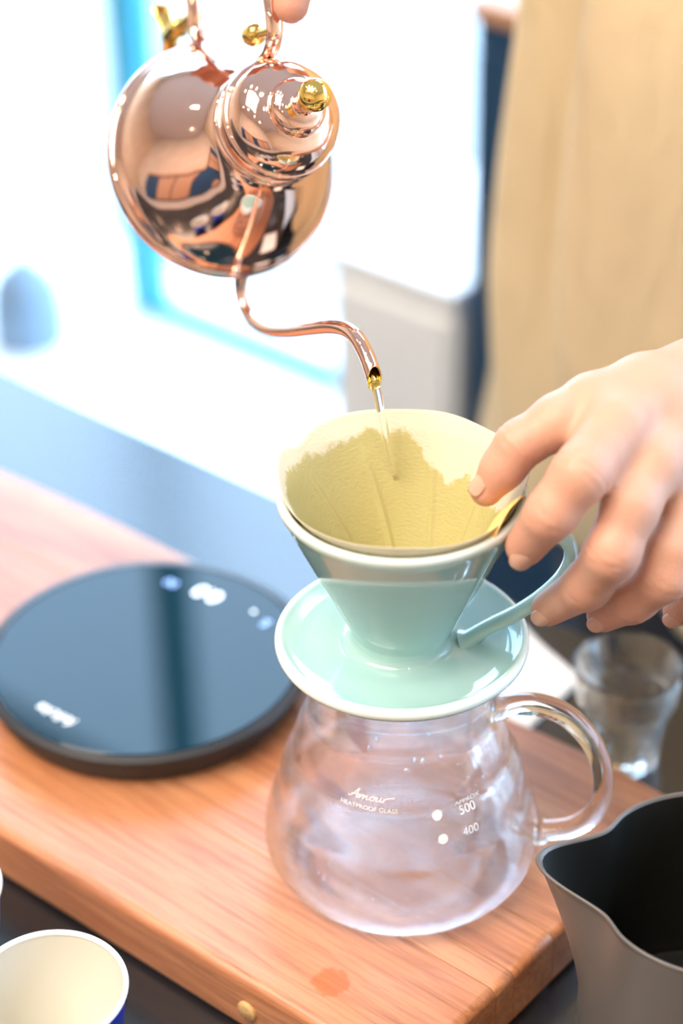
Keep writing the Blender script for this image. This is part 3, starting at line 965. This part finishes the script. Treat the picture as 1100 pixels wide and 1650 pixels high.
kn_prof[-1] = (0, kn_prof[-1][1])
link('lid_knob', lathe_mesh('knob', kn_prof, 48), M['brass'], lid)
# gooseneck spout in the (X, Z) plane
spp = [(0.0455, 0.0060), (0.0500, 0.0020), (0.0555, -0.0022), (0.0610, -0.0036), (0.0670, -0.0020), (0.0734, 0.0035), (0.0800, 0.0175), (0.0846, 0.0370), (0.0875, 0.0596), (0.0902, 0.0800), (0.0936, 0.0935), (0.0986, 0.1022), (0.1062, 0.1079), (0.1136, 0.1106), (0.1200, 0.1116)]
spr = [0.0036, 0.0032, 0.0028, 0.0027, 0.0027, 0.0028, 0.0028, 0.0028, 0.0028, 0.0029, 0.0030, 0.0031, 0.0031, 0.0031, 0.0031]
def spout_mesh():
    def ease(i): return min(1.0, max(0.0, (i - 2) / 5.0))
    P = catmull([(x - 0.0025 * ease(i), 0.0015 * ease(i), z + 0.0011 * ease(i), r) for i, ((x, z), r) in enumerate(zip(spp, spr))], 7)
    pts, rs = P[:, :3], P[:, 3]
    T = np.gradient(pts, axis=0); T /= np.linalg.norm(T, axis=1)[:, None]
    n = 24
    v, f = [], []
    def ringv(c, tv, r, cut):
        a = np.array((0, 1.0, 0)); b = np.cross(tv, a)     # b: across the tube, in plane
        up = b if b[2] > 0 else -b
        for j in range(n):
            t = 2 * math.pi * j / n
            q = a * math.cos(t) + up * math.sin(t)
            p = c + q * r
            back = 0.0080 * (math.sin(t) * 0.5 + 0.5) ** 1.2     # slanted mouth, open towards the lid side
            if cut < back: p = p - tv * (back - cut)
            v.append(p)
    m = len(pts)
    seg = np.linalg.norm(np.diff(pts, axis=0), axis=1)
    togo = np.concatenate([np.cumsum(seg[::-1])[::-1], [0.0]])   # distance left to the tip
    for i in range(m):
        ringv(pts[i], T[i], rs[i], togo[i])
    for k in range(26):
        i = m - 1 - k
        ringv(pts[i], T[i], rs[i] - 0.0005, togo[i])
    tot = m + 26
    for i in range(tot - 1):
        for j in range(n):
            f.append((i * n + j, i * n + (j + 1) % n, (i + 1) * n + (j + 1) % n, (i + 1) * n + j))
    f.append(tuple(range((tot - 1) * n, tot * n)))
    me = pydata('spout', v, f)
    fix_normals(me)
    return me, m, n
sp_me, sp_m, sp_n = spout_mesh()
spo = link('spout', sp_me, [M['copper'], M['brass']], ket)
for p in spo.data.polygons:
    if min(p.vertices) >= sp_m * sp_n - sp_n: p.material_index = 1
# handle strap
hpth = [(-0.0420, 0.0150), (-0.0465, 0.0085), (-0.0520, 0.0030), (-0.0590, 0.0005), (-0.0683, 0.0030), (-0.085, 0.0060), (-0.104, 0.0120), (-0.114, 0.030), (-0.112, 0.055), (-0.095, 0.0745), (-0.072, 0.0825), (-0.052, 0.0840), (-0.0428, 0.0838), (-0.0380, 0.0832), (-0.0320, 0.0805), (-0.0278, 0.0745), (-0.0262, 0.0670), (-0.0244, 0.0600)]
hrad = [(0.0055, 0.0012), (0.0046, 0.0022), (0.0040, 0.0027), (0.0038, 0.0028), (0.0038, 0.0028), (0.0038, 0.0028), (0.0040, 0.0026)] + [(0.0042, 0.0024)] * 4 + [(0.0038, 0.0022)] * 3 + [(0.0036, 0.0021), (0.0036, 0.0019), (0.0040, 0.0016), (0.0044, 0.0012)]
link('handle', tube_mesh('kettle_handle', [(x, 0, z) for x, z in hpth], hrad, 16, 6, side=(0, 1, 0)), M['copper'], ket)
# brass wing nut on the lower leg, screw knob on the upper leg
wn = link('wing_nut', tube_mesh('wing_nut', [(-0.0650, 0, 0.0035), (-0.0653, 0, -0.006), (-0.0655, 0, -0.0140), (-0.0658, 0, -0.0160), (-0.0662, 0, -0.0260), (-0.0666, 0, -0.0345)], [0.0030, 0.0032, 0.0034, 0.0046, 0.0046, 0.0038], 20, 3), M['brass'], ket)
for sg in (-1, 1):
    link('wing', tube_mesh('wing', [(-0.0666, 0, -0.0310), (-0.0666 + sg * 0.0050, 0, -0.0335), (-0.0666 + sg * 0.0100, 0, -0.0360), (-0.0666 + sg * 0.0150, 0, -0.0375), (-0.0666 + sg * 0.0160, 0, -0.0378)], [(0.0040, 0.0022), (0.0040, 0.0019), (0.0044, 0.0016), (0.0046, 0.0014), (0.0030, 0.0008)], 16, 4, side=(0, 1, 0)), M['brass'], wn)
link('screw_knob', tube_mesh('screw_knob', [(-0.0345, 0, 0.0815), (-0.0360, 0, 0.0730), (-0.0372, 0, 0.0672), (-0.0380, 0, 0.0640), (-0.0388, 0, 0.0590), (-0.0392, 0, 0.0555), (-0.0394, 0, 0.0540)], [0.0020, 0.0020, 0.0022, 0.0044, 0.0048, 0.0036, 0.0010], 20, 4), M['brass'], ket)

# ------------------------------------------------------------------ water stream
st = link('water_stream', tube_mesh('stream', [(-0.0096, 0.0332, 0.2172), (-0.0085, 0.0320, 0.2120), (-0.0073, 0.0318, 0.2045), (-0.0054, 0.0322, 0.1935), (-0.0032, 0.0330, 0.1810), (-0.0016, 0.0345, 0.1715), (-0.0006, 0.0372, 0.1640)], [0.0018, 0.0019, 0.0017, 0.0016, 0.0012, 0.0007, 0.0003], 16, 6), M['water'])
tag(st, 'thin stream of clear water falling from the kettle spout into the filter', 'water')

# ================================================================== GLASS TUMBLER
tb = empty('glass_tumbler', (0.1085, 0.0970, CT))
tag(tb, 'small faceted clear glass tumbler behind the right end of the board', 'glass')
def facet(t, r, z):
    if z < 0.034 and r > 0.0145:
        k = max(0, min(1, (0.034 - z) / 0.006))
        n_ = 9
        a = (t % (2 * math.pi / n_)) - math.pi / n_
        return r * (1 - k * (1 - math.cos(math.pi / n_) / math.cos(a))), z
    return r, z
tp = [(0, 0.0006), (0.0150, 0.0002), (0.0168, 0.0004), (0.0180, 0.0025), (0.0195, 0.015), (0.0212, 0.030), (0.0219, 0.0335), (0.0232, 0.0360), (0.0240, 0.0395), (0.0248, 0.0480), (0.0253, 0.0545), (0.0250, 0.0558), (0.0240, 0.0558), (0.0234, 0.0545), (0.0226, 0.045), (0.0214, 0.0365), (0.0196, 0.031), (0.0178, 0.020), (0.0165, 0.0105), (0.0140, 0.0078), (0.008, 0.0070), (0, 0.0070)]
link('tumbler_body', lathe_mesh('tumbler', smooth_prof(tp, 3), 108, mod=facet), M['thick_glass'], tb)

# ================================================================== MILK PITCHER
pt = empty('milk_pitcher', (0.1195, -0.0840, CT))
tag(pt, 'dark grey steel milk pitcher with a pouring lip at the lower right', 'pitcher')
LIP = math.atan2(-0.075 + 0.0840, 0.0507 - 0.1195)
def lip_mod(t, r, z):
    d = (t - LIP + math.pi) % (2 * math.pi) - math.pi
    k = max(0.0, min(1.0, (z - 0.030) / 0.064)) ** 1.5
    w_ = 0.36 - 0.10 * k
    g = math.exp(-(d / w_) ** 2)
    pinch = math.exp(-((abs(d) - 0.52) / 0.16) ** 2)
    return r * (1 + 0.40 * g * k - 0.035 * pinch * k), z + 0.0045 * g * k * k
pp = [(0, 0.001), (0.044, 0.0006), (0.0490, 0.0012), (0.0508, 0.005), (0.0513, 0.02), (0.0512, 0.05), (0.0507, 0.075), (0.0506, 0.0875), (0.0510, 0.0905), (0.0514, 0.0918)]
pin = [(0.0514, 0.0918), (0.0508, 0.0923), (0.0500, 0.0916), (0.0496, 0.0890), (0.0497, 0.075), (0.0500, 0.05), (0.0500, 0.02), (0.0490, 0.006), (0.044, 0.0035), (0, 0.0032)]
link('pitcher_wall', lathe_mesh('pitcher_out', smooth_prof(pp, 5), 144, mod=lip_mod), M['pitcher_out'], pt)
link('rim', lathe_mesh('pitcher_rim', [(0.0514, 0.0917), (0.0512, 0.0924), (0.0506, 0.0926), (0.0500, 0.0922), (0.0497, 0.0912)], 144, mod=lip_mod), M['pitcher_out'], pt)
link('lining', lathe_mesh('pitcher_in', smooth_prof(pin, 5), 144, mod=lip_mod), M['pitcher_in'], pt)
ha = LIP + math.pi
hp_ = [(0.0500, 0.078), (0.062, 0.082), (0.078, 0.080), (0.085, 0.068), (0.083, 0.045), (0.074, 0.022), (0.062, 0.012), (0.0505, 0.012)]
link('handle', tube_mesh('pitcher_handle', [(r * math.cos(ha), r * math.sin(ha), z) for r, z in hp_], [(0.008, 0.0025)] * 8, 16, 6, side=(-math.sin(ha), math.cos(ha), 0)), M['pitcher_out'], pt)

# ================================================================== PAPER CUPS
def paper_cup(x, y, label):
    c = empty('paper_cup', (x, y, CT))
    tag(c, label, 'cup', 'paper cups at the front of the counter')
    link('outer_wall', lathe_mesh('cup_out', [(0.0, 0.0008), (0.0195, 0.0008), (0.0208, 0.0), (0.0225, 0.0006), (0.0297, 0.0575)], 72), M['cup_out'], c)
    link('inner_wall', lathe_mesh('cup_in', [(0.0, 0.0045), (0.0205, 0.0045), (0.0218, 0.0055), (0.0289, 0.0585)], 72), M['cup_in'], c)
    link('rolled_rim', lathe_mesh('cup_rim', [(0.0296 + 0.0011 * math.cos(2 * math.pi * i / 12), 0.0588 + 0.0013 * math.sin(2 * math.pi * i / 12)) for i in range(12)], 72, close=True), M['cup_rim'], c)
paper_cup(-0.1390, -0.1020, 'empty blue paper cup with a white rim, at the bottom left corner')
paper_cup(-0.1945, -0.0470, 'blue paper cup cut by the left edge, beside the board')

# ================================================================== NAPKIN
nap = empty('paper_napkin', (0.075, 0.165, CT))
tag(nap, 'folded white paper napkin lying behind the carafe, beside the tumbler', 'napkin')
p1 = np.array((0.0946, 0.1532)); d1 = np.array((-0.484, 0.875)); d2 = np.array((-0.62, -0.785))
def sheet(name, z0, z1, l1, l2, off):
    v, f = [], []
    n1, n2 = 14, 12
    for side_, zz in ((0, z0), (1, z1)):
        for i in range(n1 + 1):
            for j in range(n2 + 1):
                q = p1 + off + d1 * l1 * i / n1 + d2 * l2 * j / n2
                bulge = 0.0006 * math.sin(i * 0.8 + j * 0.5) if side_ else 0
                v.append((q[0] - 0.075, q[1] - 0.165, zz + bulge))
    N_ = (n1 + 1) * (n2 + 1)
    for i in range(n1):
        for j in range(n2):
            a = i * (n2 + 1) + j
            f.append((a, a + 1, a + n2 + 2, a + n2 + 1))
            f.append((N_ + a, N_ + a + n2 + 1, N_ + a + n2 + 2, N_ + a + 1))
    loop = [i * (n2 + 1) for i in range(n1 + 1)] + [n1 * (n2 + 1) + j for j in range(1, n2 + 1)] + [i * (n2 + 1) + n2 for i in range(n1 - 1, -1, -1)] + [j for j in range(n2 - 1, 0, -1)]
    for i in range(len(loop)):
        a, b = loop[i], loop[(i + 1) % len(loop)]
        f.append((a, b, N_ + b, N_ + a))
    me = pydata(name, v, f); fix_normals(me)
    return link(name, me, M['napkin'], nap)
sheet('lower_fold', 0.0002, 0.0012, 0.080, 0.055, np.zeros(2))
sheet('upper_fold', 0.0019, 0.0030, 0.078, 0.054, np.array((-0.0006, -0.0004)))

# ================================================================== PERSON
per = empty('person', W(-0.035, 0.45, FLOOR))
tag(per, 'person in a cream linen shirt pouring from the copper kettle and steadying the dripper', 'person')
PL = np.array(per.location)

THUMB = [(0.1176, 0.0268, 0.2174, 0.0165), (0.0925, 0.0114, 0.2232, 0.0145), (0.0714, 0.0013, 0.2242, 0.0115), (0.0582, -0.0046, 0.2208, 0.0100), (0.0433, -0.0094, 0.2137, 0.0089), (0.0375, -0.0112, 0.2052, 0.0080), (0.0312, -0.0129, 0.1961, 0.0062)]
INDEX = [(0.0934, 0.0082, 0.2202, 0.0140), (0.0784, -0.0130, 0.2226, 0.0120), (0.0635, -0.0341, 0.2164, 0.0106), (0.0528, -0.0387, 0.2024, 0.0093), (0.0447, -0.0321, 0.1836, 0.0076)]
MIDDLE = [(0.1038, 0.0029, 0.2123, 0.0140), (0.0920, -0.0169, 0.2098, 0.0120), (0.0828, -0.0324, 0.2011, 0.0103), (0.0757, -0.0419, 0.1870, 0.0100), (0.0684, -0.0334, 0.1660, 0.0090), (0.0563, -0.0178, 0.1439, 0.0069)]
RING = [(0.1170, 0.0046, 0.1970, 0.0135), (0.1072, -0.0177, 0.1907, 0.0110), (0.0998, -0.0308, 0.1802, 0.0098), (0.0969, -0.0348, 0.1708, 0.0096), (0.0872, -0.0275, 0.1547, 0.0087), (0.0777, -0.0180, 0.1402, 0.0066)]
PINKY = [(0.1305, 0.0049, 0.1794, 0.0125), (0.1224, -0.0140, 0.1693, 0.0095), (0.1186, -0.0226, 0.1566, 0.0084), (0.1132, -0.0167, 0.1456, 0.0076), (0.1082, -0.0093, 0.1351, 0.0060)]
WRIST = (0.1850, 0.0830, 0.1950, 0.0235)
ELB_L = tuple(W(0.33, 0.40, 0.20)) + (0.040,)
PALM = [[(0.1000, 0.0060, 0.2175, 0.0150), (0.1450, 0.0440, 0.2080, 0.0190), WRIST],
        [(0.1080, 0.0050, 0.2080, 0.0155), (0.1480, 0.0440, 0.2020, 0.0190), WRIST],
        [(0.1190, 0.0060, 0.1940, 0.0150), (0.1520, 0.0440, 0.1950, 0.0190), WRIST],
        [(0.1310, 0.0070, 0.1790, 0.0135), (0.1560, 0.0440, 0.1880, 0.0180), WRIST],
        [(0.1176, 0.0268, 0.2174, 0.0165), (0.1480, 0.0520, 0.2080, 0.0190), WRIST],
        [WRIST, (0.21, 0.12, 0.198, 0.0255)]]

# skin creases over the joints: (centre, finger axis, radius)
CREASE = []
for ch, js in ((THUMB, (4,)), (INDEX, (2, 3)), (MIDDLE, (3, 4)), (RING, (3, 4)), (PINKY, (2, 3))):
    for j in js:
        ax_ = np.array(ch[j + 1][:3]) - np.array(ch[j - 1][:3])
        CREASE.append((np.array(ch[j][:3], np.float32), (ax_ / np.linalg.norm(ax_)).astype(np.float32), ch[j][3]))
def creases(X):
    g = 0.0
    for c, ax_, r in CREASE:
        q = X - c
        near = np.exp(-(np.linalg.norm(q, axis=-1) / (1.25 * r)) ** 6)
        t = q @ ax_
        t = t + 0.0007 * np.sin(q[..., 0] * 900 + q[..., 2] * 700)
        for off, am in ((-0.0030, 0.00040), (0.0, 0.00075), (0.0026, 0.00055)):
            g = g + near * am * np.exp(-((t - off) / 0.0009) ** 2)
    return g

def left_hand(X):
    d = None
    for ch in PALM:
        q = sd_chain(X, ch, 0.008)
        d = q if d is None else smin(d, q, 0.010)
    for ch, k in ((THUMB, 0.010), (INDEX, 0.0055), (MIDDLE, 0.0055), (RING, 0.0055), (PINKY, 0.005)):
        d = smin(d, sd_chain(X, ch, 0.004), k)
    return d + creases(X)

# right hand closed round the kettle handle, above the frame
def K(x, y, z):
    p = KB + ks * x + kn * y + ka * z
    return np.array(p)
def RK(chain): return [tuple(K(x, y, z)) + (r,) for x, y, z, r in chain]
# thumb reaches down along the upper leg of the handle; the fingertip shows at the top of the frame
R_TH = RK([(-0.125, 0.030, 0.062, 0.015), (-0.098, 0.020, 0.085, 0.012), (-0.062, 0.010, 0.0960, 0.0098), (-0.0405, 0.004, 0.0925, 0.0072)])
R_FING = []
for i, (zz, ln) in enumerate(((0.070, 1.0), (0.050, 1.05), (0.030, 1.0), (0.013, 0.85))):
    R_FING.append(RK([(-0.142, 0.020, zz, 0.012), (-0.133, -0.018 * ln, zz - 0.002, 0.0098), (-0.112, -0.024 * ln, zz - 0.004, 0.0090), (-0.100, -0.006, zz - 0.004, 0.0075)]))
RW = RK([(-0.185, 0.060, 0.035, 0.026)])[0]
R_PALM = [[RK([(-0.142, 0.022, zz, 0.013)])[0], RW] for zz in (0.070, 0.050, 0.030, 0.013)]
ELB_R = tuple(W(-0.30, 0.42, 0.46)) + (0.041,)
FORE = tuple(np.array(RW[:3]) * 0.75 + np.array(ELB_R[:3]) * 0.25) + (0.028,)
def right_hand(X):
    d = None
    for ch in R_PALM + [[R_TH[0], RW], [RW, FORE]]:
        q = sd_chain(X, ch, 0.008)
        d = q if d is None else smin(d, q, 0.010)
    d = smin(d, sd_chain(X, R_TH, 0.004), 0.008)
    for ch in R_FING: d = smin(d, sd_chain(X, ch, 0.004), 0.005)
    return d

def bounds_of(chains, pad):
    P = np.array([p for ch in chains for p in ch])
    return (P[:, :3] - P[:, 3:]).min(0) - pad, (P[:, :3] + P[:, 3:]).max(0) + pad

FL = [THUMB[-1], INDEX[-1], MIDDLE[-1], RING[-1], PINKY[-1]]
KN_ = [THUMB[4], INDEX[3], INDEX[2], MIDDLE[3], MIDDLE[4], RING[3], RING[4], PINKY[2]]
def flush_of(V):
    f_ = np.zeros(len(V))
    for q in FL: f_ += 0.55 * np.exp(-(np.linalg.norm(V - np.array(q[:3]), axis=1) / 0.012) ** 2)
    for q in KN_: f_ += 0.38 * np.exp(-(np.linalg.norm(V - np.array(q[:3]), axis=1) / 0.0115) ** 2)
    return f_
lo, hi = bounds_of([THUMB, INDEX, MIDDLE, RING, PINKY] + PALM, 0.006)
v1, f1 = surface_nets(left_hand, lo, hi, 0.00095)
lo, hi = bounds_of([R_TH, R_FING[0], R_FING[3]] + R_PALM + [[RW, FORE]], 0.006)
v2, f2 = surface_nets(right_hand, lo, hi, 0.0022)
# arms from the wrists up to the shoulders and the trunk, hidden in the clothes
SH_L = tuple(W(0.135, 0.45, 0.47)) + (0.052,)
SH_R = tuple(W(-0.205, 0.45, 0.47)) + (0.052,)
ARMS = [[(0.205, 0.112, 0.198, 0.025), ELB_L, SH_L], [FORE, ELB_R, SH_R]]
TRUNK = [tuple(W(-0.035, 0.45, -0.05)) + (0.085,), tuple(W(-0.035, 0.45, 0.25)) + (0.085,), tuple(W(-0.035, 0.45, 0.43)) + (0.08,)]
SHO = [SH_L, tuple(W(-0.035, 0.45, 0.47)) + (0.06,), SH_R]
NECK = [tuple(W(-0.035, 0.44, 0.45)) + (0.055,), tuple(W(-0.035, 0.425, 0.60)) + (0.052,), tuple(W(-0.035, 0.41, 0.68)) + (0.082,), tuple(W(-0.035, 0.41, 0.75)) + (0.084,)]
def trunk(X):
    d = smin(sd_chain(X, TRUNK, 0.03), sd_chain(X, SHO, 0.03), 0.04)
    d = smin(d, sd_chain(X, NECK, 0.02), 0.02)
    for ch in ARMS: d = smin(d, sd_chain(X, ch, 0.02), 0.02)
    return d
lo, hi = bounds_of(ARMS + [TRUNK, SHO, NECK], 0.02)
v3, f3 = surface_nets(trunk, lo, hi, 0.009)
VV = np.concatenate([v1, v2, v3]); FF = np.concatenate([f1, f2 + len(v1), f3 + len(v1) + len(v2)])
me = pydata('body', VV - PL, FF)
at = me.attributes.new('flush', 'FLOAT', 'POINT')
at.data.foreach_set('value', np.concatenate([flush_of(v1), np.full(len(v2), 0.45), np.zeros(len(v3))]).astype(np.float32))
link('body', me, M['skin'], per)

# fingernails of the steadying hand
def nail(c, axis, out, w_, l_):
    axis = np.array(axis, float); axis /= np.linalg.norm(axis)
    out = np.array(out, float); out -= axis * (out @ axis); out /= np.linalg.norm(out)
    sd = np.cross(axis, out)
    v, f = [], []
    n, m = 12, 10
    for i in range(n + 1):
        for j in range(m + 1):
            a = (i / n - 0.5) * 2; b = (j / m - 0.5) * 2
            ex = math.sqrt(max(0, 1 - 0.75 * abs(a) ** 3.5))
            p = np.array(c) + axis * l_ * a + sd * w_ * b * ex + out * (0.0009 - 0.9 * w_ * (b * ex) ** 2 * 0.55 - 0.0006 * a * a)
            v.append(p - PL)
    for i in range(n):
        for j in range(m):
            q = i * (m + 1) + j
            f.append((q, q + 1, q + m + 2, q + m + 1))
    o = link('fingernail', pydata('nail', v, f), M['nail'], per)
    s2 = o.modifiers.new('thickness', 'SOLIDIFY'); s2.thickness = 0.0005
    return o
camv = np.array((-0.0233, -0.681, 0.638))
def nail_at(ch, up, back, w_, l_):
    tip = np.array(ch[-1][:3]); prev = np.array(ch[-2][:3]); ax = tip - prev; ax /= np.linalg.norm(ax)
    out = np.array(up, float); out -= ax * (out @ ax); out /= np.linalg.norm(out)
    c = tip - ax * back + out * (ch[-1][3] + back * 0.12)
    nail(c, ax, out, w_, l_)
nail_at(THUMB, (-0.72, -0.42, 0.30), 0.0022, 0.0038, 0.0056)
nail_at(INDEX, (-0.30, -0.80, -0.45), -0.001, 0.0044, 0.0046)
nail_at(MIDDLE, (-0.35, -0.90, 0.15), 0.0002, 0.0038, 0.0044)
nail_at(RING, (-0.35, -0.92, 0.10), 0.0002, 0.0036, 0.0042)
nail_at(PINKY, (-0.3, -0.92, 0.1), 0.0, 0.0036, 0.0042)

# shirt: loose cream linen with long soft folds
v, f = [], []
NA, NH = 180, 70
rn = random.Random(11)
folds = [(rn.choice((4, 5, 7, 9, 11, 14)), rn.uniform(0, 6.28), rn.uniform(-2.6, 2.6), rn.uniform(0.0040, 0.0100)) for _ in range(10)]
HEM, TOPZ = -0.098, 0.545
for i in range(NH + 1):
    u = i / NH
    z = HEM + (TOPZ - HEM) * u
    wa = 0.216 - 0.020 * min(1, max(0, (z - 0.05) / 0.25))
    wb = 0.115
    if z > 0.42:
        k = math.sqrt(max(0, 1 - ((z - 0.42) / 0.13) ** 2))
        wa = 0.075 + (wa - 0.075) * k; wb = 0.07 + (wb - 0.07) * k
    for j in range(NA):
        t = 2 * math.pi * j / NA
        ct, st_ = math.cos(t), math.sin(t)
        x = wa * math.copysign(abs(ct) ** 0.8, ct); y = wb * math.copysign(abs(st_) ** 0.8, st_)
        dsp = sum(a * math.sin(n_ * t + ph + dz * z * 4) for n_, ph, dz, a in folds) * (1.0 - 0.6 * u)
        l_ = math.hypot(x, y)
        v.append((x * (1 + dsp / l_), y * (1 + dsp / l_), z - FLOOR))
for i in range(NH):
    for j in range(NA):
        f.append((i * NA + j, i * NA + (j + 1) % NA, (i + 1) * NA + (j + 1) % NA, (i + 1) * NA + j))
sh = link('shirt', pydata('shirt', v, f), M['cloth'], per, True, None, (0, 0, ANG))
s2 = sh.modifiers.new('thickness', 'SOLIDIFY'); s2.thickness = 0.0012
sh['label'] = 'loose cream-yellow linen shirt'
for (A_, E_, S_) in (((np.array((0.205, 0.112, 0.198)) * 0.6 + np.array(ELB_L[:3]) * 0.4), ELB_L, SH_L), (np.array(FORE[:3]) * 0.4 + np.array(ELB_R[:3]) * 0.6, ELB_R, SH_R)):
    pts = [np.array(A_) - PL, (np.array(A_) + np.array(E_[:3])) / 2 - PL, np.array(E_[:3]) - PL, (np.array(E_[:3]) + np.array(S_[:3])) / 2 - PL, np.array(S_[:3]) - PL]
    link('sleeve', tube_mesh('sleeve', pts, [0.046, 0.050, 0.056, 0.064, 0.072], 28, 6), M['cloth'], per)
# dark trousers and shoes
LEG = [[tuple(W(sg * 0.085, 0.0, 0.05)) + (0.055,), tuple(W(sg * 0.085, 0.0, 0.45)) + (0.07,), tuple(W(sg * 0.075, 0.0, 0.78)) + (0.088,)] for sg in (-1, 1)]
HIP = [tuple(W(-0.07, 0.0, 0.82)) + (0.098,), tuple(W(0.07, 0.0, 0.82)) + (0.098,)]
def trousers(X):
    d = smin(sd_chain(X, LEG[0], 0.02), sd_chain(X, LEG[1], 0.02), 0.02)
    return smin(d, sd_chain(X, HIP, 0.02), 0.03)
lo, hi = bounds_of(LEG + [HIP], 0.02)
vv, ff = surface_nets(trousers, lo, hi, 0.011)
link('trousers', pydata('trousers', vv, ff), M['dark_cloth'], per)
for sg in (-1, 1):
    ch = [tuple(W(sg * 0.085, 0.02, 0.045)) + (0.045,), tuple(W(sg * 0.09, -0.14, 0.032)) + (0.034,)]
    fn = lambda X, ch=ch: np.maximum(sd_chain(X, ch, 0.01), 0.002 - X[..., 2])
    lo, hi = bounds_of([ch], 0.015)
    vv, ff = surface_nets(fn, lo, hi, 0.006)
    link('shoe', pydata('shoe', vv, ff), M['black_shoe'], per)
